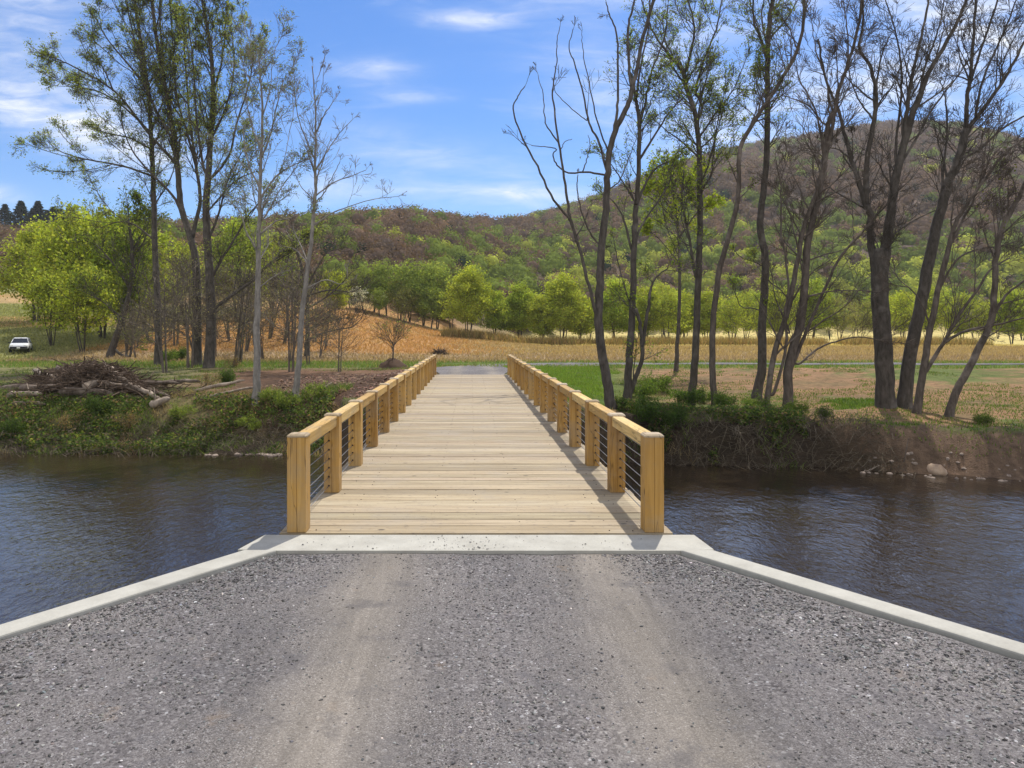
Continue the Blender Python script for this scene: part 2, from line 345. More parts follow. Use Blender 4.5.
# ------------------------------------------------------------------ terrain
WZ = -2.3
def toe(x): return np.interp(x, [-60,-16,-6,-4,5,7,11,15,40], [24.5,23.8,23.6,22.9,22.3,21.8,21.2,19.4,17.5])
RIDGE_P = np.array([-120,0,80,160,250,330,400,430,460,500,530,560,600,640,680,720,760,800,840,880,920,960,1000,1024,1150], float)
RIDGE_Y = np.array([226,224,222,220,218,214,208,211,216,219,216,208,193,178,162,150,142,136,129,123,122,125,133,141,175], float)
def hill(x, d):
    px = CX+F*x/np.maximum(d, 20.)
    yr = np.interp(px, RIDGE_P, RIDGE_Y); dr = np.interp(px, [0,120,250,450,640,700], [330,380,420,430,760,800])
    d0 = np.interp(px, [0,350,440,520,640,1024], [150,128,124,150,190,210])
    zf = field(x, d0); H = EYE+(HY-yr)/F*dr-6
    t = (d-d0)/(dr-d0); tt = np.clip(t, 0, 1)
    und = .07*fbm(x, d, .012, 3, 2.)*np.sin(np.pi*tt)
    z = zf+(H-zf)*(tt*(1.12-.12*tt)+und)
    z = np.where(t > 1, H-(t-1)*(dr-d0)*.10, z)
    return z, t
def field(x, d):
    amp = np.interp(x, [-120,-80,-50,-20,-5,10,200], [10.5,9.8,9.2,8.0,3.4,.7,.4]); return amp*np.clip((d-58)/80, 0, 1.3)
def height(x, d):
    x = np.asarray(x, float); d = np.asarray(d, float)
    tb = toe(x)+.25*fbm(x, d*0, 1.3, 3)
    low = sm(3, 7, x); top = -.66-.42*low+.12*fbm(x, d, .35, 4, 1.)
    wd = np.where(x < -4.5, 4.2, np.where(x < 5, 2.2, np.interp(x, [5,11,15], [1.3,1.5,2.6])))
    b = sm(0, 1, (d-tb)/wd)
    z = -3.1+(top+3.1)*np.clip(b**.75, 0, 1)
    z = np.where(d < tb, -3.1+.8*np.clip(1-(tb-d)/.8, 0, 1)**2*0+0, z)
    z = np.where(d < tb-.0, -2.55-.5*np.clip((tb-d)/2, 0, 1), np.maximum(z, -2.45+ (d-tb)*.25))
    pl = -.62+.35*sm(26, 46, d)-.42*low*(1-sm(25, 46, d))+.05*fbm(x, d, .5, 3, 4.)
    z = np.where(d > tb+wd, top+(pl-top)*sm(0, 5, d-tb-wd), z)
    # embankment carrying the track off the bridge and soil berm beside it
    e = sm(29.6, 30.5, d)*(1-sm(36, 45, d))*(1-sm(2.4, 5.5, np.abs(x-.1))); z = z+(-.06-z)*e
    bm = np.exp(-((x+4.6)/2.2)**2-((d-29.5)/3.6)**2); z = z+.30*bm
    z = np.where(d > 50, z+field(x, d), z)
    hz, t = hill(x, d); z = np.where((t > 0) & (d > 90), hz, z)
    # near bank: hidden under and behind the wing walls
    ax = np.abs(x); ye = np.interp(ax, [0,1.5,3.1,6,12,60], [5.3,5.2,3.4,2.4,1.6,0])
    nb = -.10+(-3.1)*sm(-.3, 1.2 , d-ye)
    z = np.where(d < 12, np.maximum(nb, -3.05), z)
    return z
def P_(px, py, d): return ((px-CX)*d/F, d, EYE-(py-HY)*d/F)
def hit(px, py, d0=19., d1=400.):
    """walk the ray from the eye through the picture point to the terrain"""
    d = np.arange(d0, d1, .1); x = (px-CX)*d/F; zr = EYE-(py-HY)*d/F; g = height(x, d); k = np.nonzero(g >= zr)[0]
    return float(d[k[0]]) if len(k) else float(d1)

def ground_color(x, d, z):
    n1 = fbm(x, d, .9, 4, 3.); n2 = fbm(x, d, .22, 4, 8.); n3 = fbm(x, d, 2.6, 3, 5.)
    c = np.zeros(x.shape+(3,)); c[:] = (.06,.045,.032)
    def put(mask, col):
        mask = np.clip(mask, 0, 1)[..., None]; c[:] = c*(1-mask)+np.array(col)*mask
    tb = toe(x); dd = d-tb
    put(sm(1.4, 2.6, dd), (.15,.15,.06))                                    # grass over the bank top
    put(sm(.0, .5, n1+.05)*sm(1.2, 3, dd)*.8, (.22,.16,.10))
    # right: bare reddish soil with patches of grass
    rgt = sm(3.5, 6, x)
    put(rgt*sm(1.4, 2.4, dd), (.34,.205,.115)); put(rgt*sm(1.4,2.4,dd)*sm(.0,.4,n1), (.26,.18,.095)); put(rgt*sm(2,3,dd)*sm(-.05,.35,n2+.5*n3-.1), (.15,.18,.055)); put(sm(10.5,13,x)*sm(0,.4,dd)*sm(3.6,2.6,dd), (.17,.115,.08))
    put(sm(8.3, 9.5, x)*sm(-.02, .08, fbm(x, d, .55, 4, 31.)-.02-.055*(dd-2.5))*sm(2.0, 2.5, dd), (.12,.17,.045))
    put(sm(14,11,x)*sm(2.0,3.0,x)*sm(25.5,27,d)*sm(46,43,d)*sm(9.5,5.5,x+.12*(d-30)*-1)*.9, (.10,.17,.03))
    # left: leaf litter, green grass and a bare dirt slope beside the bridge
    put(sm(-4.5,-7,x)*sm(-.4,.3,n1)*sm(2.8,4,dd)*.7, (.19,.16,.08))
    put(sm(-3,-8,x)*sm(33,38,d)*.7, (.23,.22,.10))
    put(sm(-13,-9.5,x+.3*(d-30)+1.5*n1)*sm(-1.2,-1.9,x)*sm(25.6,27,d)*sm(44,40,d), (.20,.12,.075))
    put(sm(-11,-8,x+.25*(d-30)+1.2*n3)*sm(-1.2,-1.9,x)*sm(25.2,26,d)*sm(38.5,36.5,d), (.095,.058,.040))
    # verge and track side
    put(sm(42,44,d+.3*n1)*sm(52,49,d+.5*n1), (.11,.16,.035))
    # meadow
    mead = sm(49.5, 52, d+.8*n1)
    put(mead, (.36,.26,.155))
    put(mead*sm(5,-5,x+4*n2)*sm(61,66,d+2*n2), (.46,.26,.11))
    put(mead*sm(1,-4,x)*sm(64,70,d+2*n2)*sm(.1,.5,n2)*.6, (.40,.30,.13))
    put(mead*sm(-4,1,x)*sm(66,72,d), (.38,.28,.14))
    put(mead*sm(6,12,x)*sm(93,99,d+3*n2), (.62,.51,.20))
    lf = sm(-30,-38,x); put(lf*mead*(1-sm(80,84,d+3*n2)), (.27,.27,.10)); put(lf*sm(92,95,d)*sm(118,112,d), (.23,.24,.08)); put(lf*sm(84,88,d)*sm(92,90,d+n2), (.33,.22,.10))
    put(lf*sm(112,116,d)*sm(128,124,d), (.42,.29,.14)); put(lf*sm(128,131,d), (.25,.26,.10))
    _, t = hill(x, d); put(sm(0, .03, t)*(d > 90), (.15,.11,.085))
    put((d < 12)*1.0, (.12,.10,.085))
    return c

def axis(segs):
    out = [segs[0][0]]
    for a, b, s in segs: out += list(np.arange(a+s, b+1e-6, s))
    return np.unique(np.round(np.array(out), 4))
def build_ground():
    ds = axis([(-60,0,6),(0,7,.35),(7,18,1.2),(18,32,.2),(32,62,.5),(62,130,1.4),(130,1000,10),(1000,1600,60)])
    xp = axis([(0,24,.3),(24,60,1.0),(60,200,4),(200,1000,20),(1000,1500,80)]); xs = np.concatenate([-xp[:0:-1], xp])
    X, D = np.meshgrid(xs, ds); Z = height(X, D)
    # small lumps on the banks
    dd = D-toe(X); Z = Z+np.where((dd > .4) & (D < 60) & (np.abs(X-.1) > 2.6), .07*fbm(X, D, 2.3, 4, 9.), 0)
    C = ground_color(X, D, Z); ny, nx = X.shape
    i = np.arange((ny-1)*nx).reshape(ny-1, nx)[:, :-1].ravel()
    Q = np.stack([i, i+1, i+1+nx, i+nx], 1)
    o = mesh_np('ground', np.stack([X, D, Z], -1).reshape(-1, 3), [Q], MG, None, C.reshape(-1, 3), True)
    o['kind'] = 'structure'
build_ground()
def flat(name, x0, x1, y0, y1, z, mat):
    o = mesh_np(name, [(x0,y0,z),(x1,y0,z),(x1,y1,z),(x0,y1,z)], [np.array([[0,1,2,3]])], mat); o['kind'] = 'structure'; return o
flat('river_water', -1400, 1400, 2.2, 32, WZ, MWAT)

# near road of crushed stone, between the wing walls
SILL0, SILL1 = 5.87, 6.33
def wl(d): return 1.62+.70*np.clip(SILL0-d, 0, 2.35)+.0
def wr(d): return 1.66+.70*np.clip(SILL0-d, 0, 2.35)
def road_z(x, d):
    tr = np.exp(-((x+.68)/.4)**2)+np.exp(-((x-.98)/.4)**2)
    return -.030-.014*tr*sm(5.9, 5.2, d)+.012*fbm(x, d, 2.1, 4, 2.)+.006*fbm(x, d, 9., 3, 6.)*(1-.6*np.clip(tr,0,1))
def build_near_road():
    ds = axis([(-40,-4,2),(-4,1.5,.25),(1.5,SILL0,.03)]); ds = np.append(ds[ds < SILL0-.02], SILL0+.01); ts = np.linspace(0, 1, 160)
    D, T = np.meshgrid(ds, ts, indexing='ij'); X = -wl(D)+(wl(D)+wr(D))*T; Z = road_z(X, D); ny, nx = X.shape
    i = np.arange((ny-1)*nx).reshape(ny-1, nx)[:, :-1].ravel()
    o = mesh_np('gravel_road', np.stack([X, D, Z], -1).reshape(-1, 3), [np.stack([i, i+1, i+1+nx, i+nx], 1)], MGR, None, None, True); o['kind'] = 'structure'
build_near_road()
def build_chips():
    n = 34000; ds = RG.uniform(2.4, SILL0-.02, n*3); t = RG.uniform(0, 1, n*3); xs = -wl(ds)+.03+(wl(ds)+wr(ds)-.06)*t
    tr = np.exp(-((xs+.68)/.40)**2)+np.exp(-((xs-.98)/.38)**2); edge = sm(.5, 1.0, np.maximum(-xs/wl(ds), xs/wr(ds))*1.08)
    den = np.clip(.30-.28*tr+.65*edge+.35*(fbm(xs, ds, 2.4, 4, 7.) > .15)*(1-tr)+.3*np.exp(-((xs-.12)/.3)**2), .015, 1)
    k = RG.random(n*3) < den; xs, ds, edge = xs[k], ds[k], edge[k]; m = len(xs)
    s = (.0035+.0085*RG.random(m)**3)*(1+.35*edge)
    base = np.array([(1,0,0),(-.5,.87,0),(-.5,-.87,0),(.5,.5,.8),(-.7,.1,.75),(.3,-.6,.7)], float)
    Fb = np.array([(3,4,5),(0,1,3),(1,4,3),(1,2,4),(2,5,4),(2,0,5),(0,3,5)])
    k2 = RG.choice(m, 190, replace=False); xs[k2] = np.where(RG.random(190) < .55, RG.normal(-.05, .22, 190), RG.uniform(-1.5, 1.5, 190)); ds[k2] = SILL0+.02+.42*RG.random(190)**1.8; s[k2] *= .8; on = np.zeros(m, bool); on[k2] = True
    a = RG.uniform(0, 6.28, m); ca, sa = np.cos(a), np.sin(a)
    B = np.tile(base, (m,1,1))*(1+RG.normal(0, .28, (m,6,3))); B[:, :, 1] *= RG.uniform(.5,1,(m,1)); B[:, :, 2] *= RG.uniform(.5,1.1,(m,1))
    X = B[:,:,0]*ca[:,None]-B[:,:,1]*sa[:,None]; Y = B[:,:,0]*sa[:,None]+B[:,:,1]*ca[:,None]
    V = np.stack([X*s[:,None]+xs[:,None], Y*s[:,None]+ds[:,None], B[:,:,2]*s[:,None]*.75+np.where(on, .0, road_z(xs, ds)-.001)[:,None]], -1)
    Fq = (Fb[None]+np.arange(m)[:,None,None]*6).reshape(-1,3)
    g = RG.random(m); tone = np.where(g < .6, RG.uniform(.045,.13,m), np.where(g < .98, RG.uniform(.13,.27,m), RG.uniform(.35,.6,m)))
    C = tone[:,None]*np.stack([1+RG.normal(0,.05,m), np.full(m,.95), .93+RG.normal(0,.05,m)],1)
    o = mesh_np('gravel_stones', V.reshape(-1,3), [Fq], MCHIP, None, np.repeat(np.clip(C,.02,1),6,0)); tag(o, 'loose grey crushed stone scattered over the near gravel road', 'gravel', None, 'stuff')
build_chips()

# far track: off the bridge, then bending right across the meadow
def strip(name, cl, wds, lift, mat):
    cl = np.array(cl, float); s = np.linspace(0, len(cl)-1, (len(cl)-1)*14+1); px = np.interp(s, range(len(cl)), cl[:,0]); py = np.interp(s, range(len(cl)), cl[:,1])
    for _ in range(18): px[1:-1] = (px[:-2]+px[1:-1]*2+px[2:])/4; py[1:-1] = (py[:-2]+py[1:-1]*2+py[2:])/4
    tx = np.gradient(px); ty = np.gradient(py); l = np.hypot(tx, ty); nx, ny = -ty/l, tx/l; W = np.interp(s, range(len(cl)), wds)
    k = np.linspace(-.5, .5, 9); X = px[:,None]+nx[:,None]*k*W[:,None]*(1+.16*fbm(px, py, .9, 4)[:,None]); Y = py[:,None]+ny[:,None]*k*W[:,None]; Z = height(X, Y)+lift+.03*(1-(2*k)**2)
    n, m = X.shape; i = np.arange((n-1)*m).reshape(n-1, m)[:, :-1].ravel()
    o = mesh_np(name, np.stack([X,Y,Z],-1).reshape(-1,3), [np.stack([i,i+m,i+m+1,i+1],1)], mat, None, None, True); o['kind'] = 'structure'; return o
strip('far_gravel_track', [(.04,30.72),(.04,34),(.1,38),(.8,42),(3.5,45.5),(9,47.3),(18,47.8),(34,47),(60,44.5),(90,41)], [3.0,3.3,4.2,5.4,5.0,3.4,2.5,2.4,2.4,2.4], .02, MGR)

# ------------------------------------------------------------------ bridge
BX = .04; NP = 16; Y0 = 6.475; SP = 1.6; HW = 1.505; PW = .168; PH = .855
def build_abutment():
    r = empty('concrete_abutment', (BX, SILL0, 0), 'pale concrete sill with two angled wing walls at the near bridge end', 'abutment')
    g = Geo(); y1 = SILL1
    g.prism([(BX-1.62,SILL0),(BX+1.66,SILL0),(BX+1.95,SILL0+.03),(BX+1.92,y1),(BX-1.85,y1),(BX-1.95,SILL0+.03)], -3.2, -.004); g.V[-1] = g.V[-1]-np.array([BX,SILL0,0]); g.build('bridge_sill', MCON, r)
    for s, w0 in ((-1, 1.62), (1, 1.66)):
        a = np.array([BX+s*(w0+.005), SILL0-.004]); b = np.array([BX+s*(w0+.70*2.0), SILL0-2.0]); dv = b-a; dv /= np.linalg.norm(dv); nv = np.array([s*abs(dv[1]), abs(dv[0])])
        g = Geo(); poly = [tuple(a), tuple(b), tuple(b+nv*.178), (BX+s*(w0+.27), SILL0+.004)]
        if s < 0: poly = poly[::-1]
        g.prism(poly[::-1], -3.2, .004); g.V[-1] = g.V[-1]-np.array([BX,SILL0,0])
        o = g.build('wing_wall', MCON, r)
        bm = o.modifiers.new('bevel', 'BEVEL'); bm.width = .012; bm.segments = 2; bm.limit_method = 'ANGLE'
build_abutment()
r = empty('far_abutment', (BX, 30.5, -.02), 'concrete sill carrying the far end of the bridge', 'abutment'); g = Geo(); g.box((-1.9,-.02,-2.4),(1.9,.2,-.01)); g.build('bridge_sill', MCON, r)

def build_bridge():
    root = empty('timber_bridge', (BX, Y0, 0), 'long plank bridge with golden timber posts and steel cable rails over the river', 'bridge')
    YE = (NP-1)*SP+.12; g = Geo(); y = -.095
    k = 0
    while y < YE:
        wd = rnd.choice([.235,.235,.24,.18,.285]); gap = rnd.choice([.006,.008,.011,.014,.019])
        t = rnd.uniform(.76, 1.14); dz = rnd.uniform(-.003, .002)
        c = (t*rnd.uniform(.97,1.03), t, t*rnd.uniform(.94,1.04))
        for x0, x1 in ((-1.74, 1.74),):
            x0 += rnd.uniform(-.01,.01); x1 += rnd.uniform(-.01,.01)
            n = 12; xs = np.linspace(x0, x1, n); zz = dz+np.array([rnd.uniform(-.0012,.0012) for _ in xs]); e = np.array([rnd.uniform(-.0016,.0016) for _ in xs])
            V = [(a, y+q, z) for a, z, q in zip(xs, zz, e)]+[(a, y+wd-gap+q*.5, z) for a, z, q in zip(xs, zz, e)]
            V += [(a, b, -.07) for a, b, _ in V]; Fa = []
            for i in range(n-1): Fa += [(i, i+1, n+i+1, n+i), (i+1, i, 2*n+i, 2*n+i+1), (n+i, n+i+1, 3*n+i+1, 3*n+i), (2*n+i, 3*n+i, 3*n+i+1, 2*n+i+1)]
            Fa += [(0, n, 3*n, 2*n), (n-1, 3*n-1, 4*n-1, 2*n-1)]
            g.add(V, Fa, c)
        y += wd; k += 1
    g.build('deck', MDECK, root, True)
    sc = Geo(); y = -.095; rq = random.Random(4)
    while y < YE:
        for x in (-1.42, -1.2, -.42, .0, .42, 1.2, 1.42):
            if rq.random() < .75: a = x+rq.uniform(-.015,.015); b = y+rq.uniform(.03,.2); sc.tube([(a,b,-.004),(a,b,.0025)], [.006,.006], 6)
        y += .235
    o = sc.build('screws', MBOLT, root); o['kind'] = 'stuff'
    for x in (-1.2, 0, 1.2):
        g = Geo(); g.box((x-.11,-.08,-.62),(x+.11,YE+.02,-.585)); g.box((x-.012,-.08,-.585),(x+.012,YE+.02,-.11)); g.box((x-.11,-.08,-.11),(x+.11,YE+.02,-.072)); g.build('girder', MSTEEL, root)
    zc = [.075+.1*i for i in range(7)]
    def post_mesh(end):
        p = Geo(); h = PW/2
        p.box((-h,-h,0),(-.0022,h,PH-.012)); p.box((.0022,-h,0),(h,h,PH-.012)); p.box((-.003,-h+.006,0),(.003,h-.006,PH-.013))
        c = Geo(); c.box((-h-.004,-h-.004,PH-.012),(h+.004,h+.004,PH+.014),None,.014)
        b = Geo(); b.tube([(0,0,0),(0,.006,0),(0,.0065,0),(0,.028,0)], [.0115,.0115,.0065,.0055], 8)
        return p, c, b
    first = None
    for s in (-1, 1):
        for i in range(NP):
            x = s*(HW+PW/2); yy = i*SP; xo = s*.028
            if first is None:
                p, c, b = post_mesh(0); first = (p.build('post', MPOST, root), c.build('post_cap', MCAP), b.build('cable_bolt', MBOLT)); o, c, b = first; c.parent = o; b.parent = o
            else:
                o, c, b = [q.copy() for q in first]
                for q in (o, c, b): COL.objects.link(q)
                o.parent = root; c.parent = o; b.parent = o
            o.location = (x, yy, 0); used = False
            for sd in (-1, 1):
                if (i == 0 and sd < 0) or (i == NP-1 and sd > 0): continue
                for z in zc:
                    q = b if not used else b.copy()
                    if used: COL.objects.link(q); q.parent = o
                    used = True; q.location = (xo, sd*(PW/2-.0005), z); q.rotation_euler = (0, 0, 0 if sd > 0 else math.pi)
        fr = None
        for i in range(NP-1):
            if fr is None:
                q = Geo(); q.box((-.062,PW/2,PH-.115),(.062,SP-PW/2,PH-.008),None,.006); fr = q.build('top_rail', MRAIL, root); o = fr
            else: o = fr.copy(); COL.objects.link(o); o.parent = root
            o.location = (s*(HW+PW/2), i*SP, rnd.uniform(-.003,.003))
        for z in zc:
            q = Geo(); x = s*(HW+PW/2)+s*.028; pts = []; 
            for i in range(NP-1):
                for k in range(4):
                    t = k/4; pts.append((0, (i+t)*SP, -.004*math.sin(math.pi*t)))
            pts.append((0, (NP-1)*SP, 0)); q.tube(pts, [.0042]*len(pts), 6); o = q.build('cable', MSTEEL, root, False, True); o.location = (x, 0, z)
build_bridge()

# ------------------------------------------------------------------ trees
def grow(T, p, dr, Ln, r, lev, pr):
    n = 6 if lev <= 1 else (4 if lev == 2 else 3); seg = Ln/n; pts = [p.copy()]; rr = [r]; d = dr/np.linalg.norm(dr)
    for i in range(n):
        d = d+RG.normal(0, pr['wob'], 3); d[2] += pr['up']; d /= np.linalg.norm(d); p = p+d*seg; pts.append(p.copy()); rr.append(max(r*(1-(i+1)/n*.78), pr['rmin']))
    T.tube(pts, rr, 3 if lev >= 2 else (4 if lev == 1 else 7))
    if lev >= pr['max']:
        for q in pts[1:]: T.tips.append(q)
        return
    T.tips.append(pts[-1]); nc = pr['n'][lev]
    for k in range(nc):
        t = RG.uniform(pr['t0'], .97); i = min(int(t*n), n-1); f = t*n-i; q = pts[i]*(1-f)+pts[i+1]*f; tg = pts[i+1]-pts[i]; tg /= np.linalg.norm(tg)
        v = RG.normal(size=3); v -= tg*v.dot(tg); v /= np.linalg.norm(v); a = R(RG.uniform(*pr['ang'])); nd = tg*math.cos(a)+v*math.sin(a)
        grow(T, q, nd, Ln*RG.uniform(*pr['len'])*(1.15-.5*t), max(r*(1-.7*t)*.55, pr['rmin']), lev+1, pr)
class TreeGeo(Geo):
    def __init__(s): super().__init__(); s.tips = []; s.S = []
PR = dict(wob=.13, up=.05, rmin=.006, max=3, n=[0,6,5,4], t0=.15, ang=(22,50), len=(.42,.68))

def spline(P, k=6):
    P = np.array(P, float); n = len(P); out = []
    E = np.vstack([2*P[0]-P[1], P, 2*P[-1]-P[-2]])
    for i in range(n-1):
        a, b, c, d = E[i], E[i+1], E[i+2], E[i+3]
        for t in np.linspace(0, 1, k, endpoint=False): out.append(.5*((2*b)+(-a+c)*t+(2*a-5*b+4*c-d)*t*t+(-a+3*b-3*c+d)*t**3))
    out.append(P[-1]); return np.array(out)

def traced_tree(name, label, cat, group, base, limbs, bark, kids=1.0, leaf=None, leafn=0, leafs=.10, pr=None, d=None, seed=0, spread=.16, twig_r=.006, tstart=.35, flare=True, extra=.6):
    """limbs: list of (points, r0_px, r1_px); the first is the trunk; every limb lies at its own distance from the eye"""
    global RG
    RG = np.random.default_rng(seed+100)
    pr = dict(PR, **(pr or {})); pr['rmin'] = twig_r
    if d is None: d = hit(*base)
    bx, by, bz = P_(base[0], base[1], d); bz = float(height(bx, by)); s = d/F
    tr = TreeGeo(); br = TreeGeo(); samples = []
    limbs = list(limbs); rq = np.random.default_rng(seed+900)
    for li, (pts, r0, r1) in enumerate(list(limbs)):
        p = np.array(pts, float); ln = np.hypot(*np.diff(p, axis=0).T).sum()
        for k in range(int(ln/70*extra)):
            t = rq.uniform(.45 if li == 0 else .25, .95); u = np.linspace(0, 1, len(p)); c = np.array([np.interp(t, u, p[:,0]), np.interp(t, u, p[:,1])]); e = np.array([np.interp(min(1, t+.06), u, p[:,0]), np.interp(min(1, t+.06), u, p[:,1])])-c
            e = e/(np.hypot(*e)+1e-6); a = R(rq.uniform(10, 30) if extra > 1.9 else rq.uniform(14, 42))*rq.choice([-1, 1]); v = np.array([e[0]*math.cos(a)-e[1]*math.sin(a), e[0]*math.sin(a)+e[1]*math.cos(a)]); L2 = rq.uniform(35, 95)*(1.25-.95*t if extra > 1.9 else 1.15-.45*t); q = [c]
            for j in range(4): v = v+np.array([rq.normal(0, .10), -.10]); v /= np.hypot(*v); q.append(q[-1]+v*L2/4)
            rr = (r0+(r1-r0)*t)*.42; limbs.append(([tuple(z_) for z_ in q], min(rr, 1.6), .35))
    for li, (pts, r0, r1) in enumerate(limbs):
        pts = np.array(pts, float); ln = np.hypot(*np.diff(pts, axis=0).T).sum()
        if samples:
            S = np.array(samples); k = np.argmin(np.hypot(S[:,0]-pts[0,0], S[:,1]-pts[0,1])); dd = S[k,2]
            if np.hypot(S[k,0]-pts[0,0], S[k,1]-pts[0,1]) < 25: pts = np.vstack([S[k,:2], pts]) if np.hypot(S[k,0]-pts[0,0], S[k,1]-pts[0,1]) > 2.5 else np.vstack([S[k,:2], pts[1:]])
        else: dd = d
        sl = RG.uniform(-1, 1)*spread*ln*s; Q = spline(pts, 5); n = len(Q); u = np.linspace(0, 1, n)
        D = dd+sl*u**1.3; 
        if li == 0: D = d+sl*.3*u
        for q, e in zip(Q, D): samples.append((q[0], q[1], e))
        W = np.stack([(Q[:,0]-CX)*D/F, D, EYE-(Q[:,1]-HY)*D/F], 1); rad = (r0+(r1-r0)*u**.75)*s*.88
        W[1:-1] += RG.normal(0, .012, (n-2, 3))*np.array([1,1,.3])
        if flare and by and pts[0,1] > base[1]-14:
            W = np.vstack([[W[0,0], W[0,1], min(bz, W[0,2])-.25], W]); rad = np.concatenate([[rad[0]*1.4], rad]); rad[1] *= 1.15; rad[2] *= 1.06
        if np.hypot(pts[-1,0]-pts[-2,0], 1) > 0: pass
        tr.tube(W, rad, 10 if r0 > 3 else 7); tot = ln*s
        nk = int(kids*.62*(4+tot*2.2/max(1., s*F/34))); t0 = tstart if li == 0 else .18
        for k in range(nk):
            t = RG.uniform(t0, 1.0) if k else .985; i = min(int(t*(len(W)-1)), len(W)-2); f = t*(len(W)-1)-i; q = W[i]*(1-f)+W[i+1]*f; tg = W[i+1]-W[i]; tg /= np.linalg.norm(tg)
            v = RG.normal(size=3); v -= tg*v.dot(tg); v /= np.linalg.norm(v); a = R(RG.uniform(22, 58)) if k else .15
            rr = rad[i]
            Lk = min(tot*.5, RG.uniform(.9, 2.4)*(1.25-.5*t)*max(1., s*F/28))*(1.0 if k else .5)*(.72 if li and extra > 1.9 else 1.0)*(1.0 if rr > .05 else .7)
            grow(br, q, tg*math.cos(a)+v*math.sin(a)+np.array([0,0,.12]), Lk, min(rr*.5, .028*Lk/1.6), 1, pr)
    root = empty(name, (bx, by, bz), label, cat, group); loc = (bx, by, bz)
    o = tr.build('trunk', bark, root, False, True, loc); o.location = (0,0,0)
    if br.T: o = br.build('crown', bark, root, False, False, loc); o.location = (0,0,0)
    if leaf is not None and leafn:
        tips = np.array(br.tips); k = RG.integers(0, len(tips), leafn); P = tips[k]+RG.normal(0, .07+.11*max(0, s*F/28-1), (leafn, 3))
        V, Fq, C = quads(P, RG.uniform(.5, 1.3, leafn)*leafs, vary(leaf, leafn, .35, .12), None, .6)
        o = mesh_np('foliage', V, [Fq], MLEAF, root, C, False, loc); o.location = (0,0,0)
    return root

GR = 'tall trees along the far right bank'; GL = 'tall trees along the far left bank'
traced_tree('bare_tree', 'dead looking tree just right of the bridge with several forking leafless stems', 'tree', GR, (613,409), [
  ([(611,406),(606,374),(599,331),(600,284),(601.5,246),(606,209),(608,172),(610,149),(617.5,126),(627.5,106),(632,89),(637.5,66),(643,37),(655,-4),(662,-30)], 6.0, 1.6),
  ([(610,149),(616,120),(618,94.5),(618,57),(616,31.5),(609,14),(606,2)], 2.0, .6),
  ([(632,89),(629,66),(628,29),(633,6),(637,-20)], 2.1, .9),
  ([(606,169),(599,143),(589,123),(583,94.5),(574.5,63),(569,49),(573,29)], 1.9, .4),
  ([(586,120),(572,109),(557,94.5),(554,84)], .8, .3),
  ([(607,149),(597,120),(589,83),(583,52),(581.6,34)], 1.3, .3),
  ([(606,175),(586,172),(569,173),(557,165),(553,155),(556,149),(546,147),(531.5,145.5)], 1.5, .4),
  ([(581,172),(587,160),(590,145),(588,135)], .8, .3),
  ([(599,326),(592,299),(584,265),(573,227.5),(567,216),(554,200),(537,166),(520,132),(513,109),(518.6,96),(525,86)], 2.6, .5),
  ([(573,227.5),(569,212),(564.5,178),(559,143),(554,109),(553,86),(557,63),(557,43),(560,26)], 1.9, .35),
  ([(559,143),(546,123),(543,94.5),(538,74.5)], 1.0, .3),
  ([(559,150),(565,142),(572,139)], .6, .3), ([(601,246),(592,236),(582,214),(577,190),(578,175)], 1.3, .5),
  ([(608,190),(620,180),(628,160),(636,140)], 1.2, .4),
 ], MBARK, .22, None, 0, seed=1, extra=.15, tstart=.75, pr=dict(n=[0,3,3,2]), twig_r=.007)
traced_tree('leafing_tree', 'forked tree with curved lower stem beside the leafless dead tree', 'tree', GR, (629,408), [
  ([(626.6,406),(628,377.5),(630.6,337),(633,293),(634,246),(636,209),(637,200),(639,160),(639,126),(636,100),(633,84)], 5.0, 1.6),
  ([(629,398),(634,381),(642,359),(640.6,327.5),(636,309)], 3.6, 1.8),
  ([(642,345),(648.5,306),(650,290),(656,277.5),(668,268)], 2.4, .7),
  ([(637,205),(643,189),(655,169),(672,160),(681,157)], 1.8, .6),
  ([(639,160),(655,135),(672,109),(686,94.5)], 1.6, .5),
  ([(639,126),(646,100),(652,70),(664,40),(668,5)], 1.6, .7), ([(634,246),(642,225),(655,205),(668,186),(672,170)], 1.5, .5),
  ([(636,100),(640,70),(648,30),(650,-6)], 1.5, .6), ([(629,300),(618,262),(614,240)], 1.2, .4), ([(634,255),(622,215),(612,200),(604,196)], 1.6, .5),
 ], MBARK, .8, (.19,.25,.05), 4500, .085, seed=2, tstart=.5)
traced_tree('leafing_tree', 'tree with dark straight trunk and small green leaves, fourth trunk right of the bridge', 'tree', GR, (693,398), [
  ([(692,396),(695,359),(697,315),(698.5,268),(700,227),(700,190),(699.5,166),(697,123),(691.5,103),(686,86),(684,74.5)], 4.6, 2.2),
  ([(684,74.5),(674,60),(660,43),(648,20),(640,-5)], 1.9, .7), ([(684,74.5),(689,60),(694,29),(690,8),(684,-10)], 1.8, .7),
  ([(697,123),(702,106),(696,90),(704,60),(716,30),(722,0)], 1.8, .7), ([(695,274),(690.6,246),(683,209),(682,190),(684,170)], 2.2, .8),
  ([(699,190),(710,178),(713,160),(717,123),(724,95)], 1.5, .5), ([(697,140),(715,115),(733,90),(745,62)], 1.3, .4), ([(699,160),(680,140),(668,132),(655,120)], 1.3, .4),
 ], MBARK, 1.35, (.21,.27,.05), 12000, .085, seed=3, extra=1.0, tstart=.45)
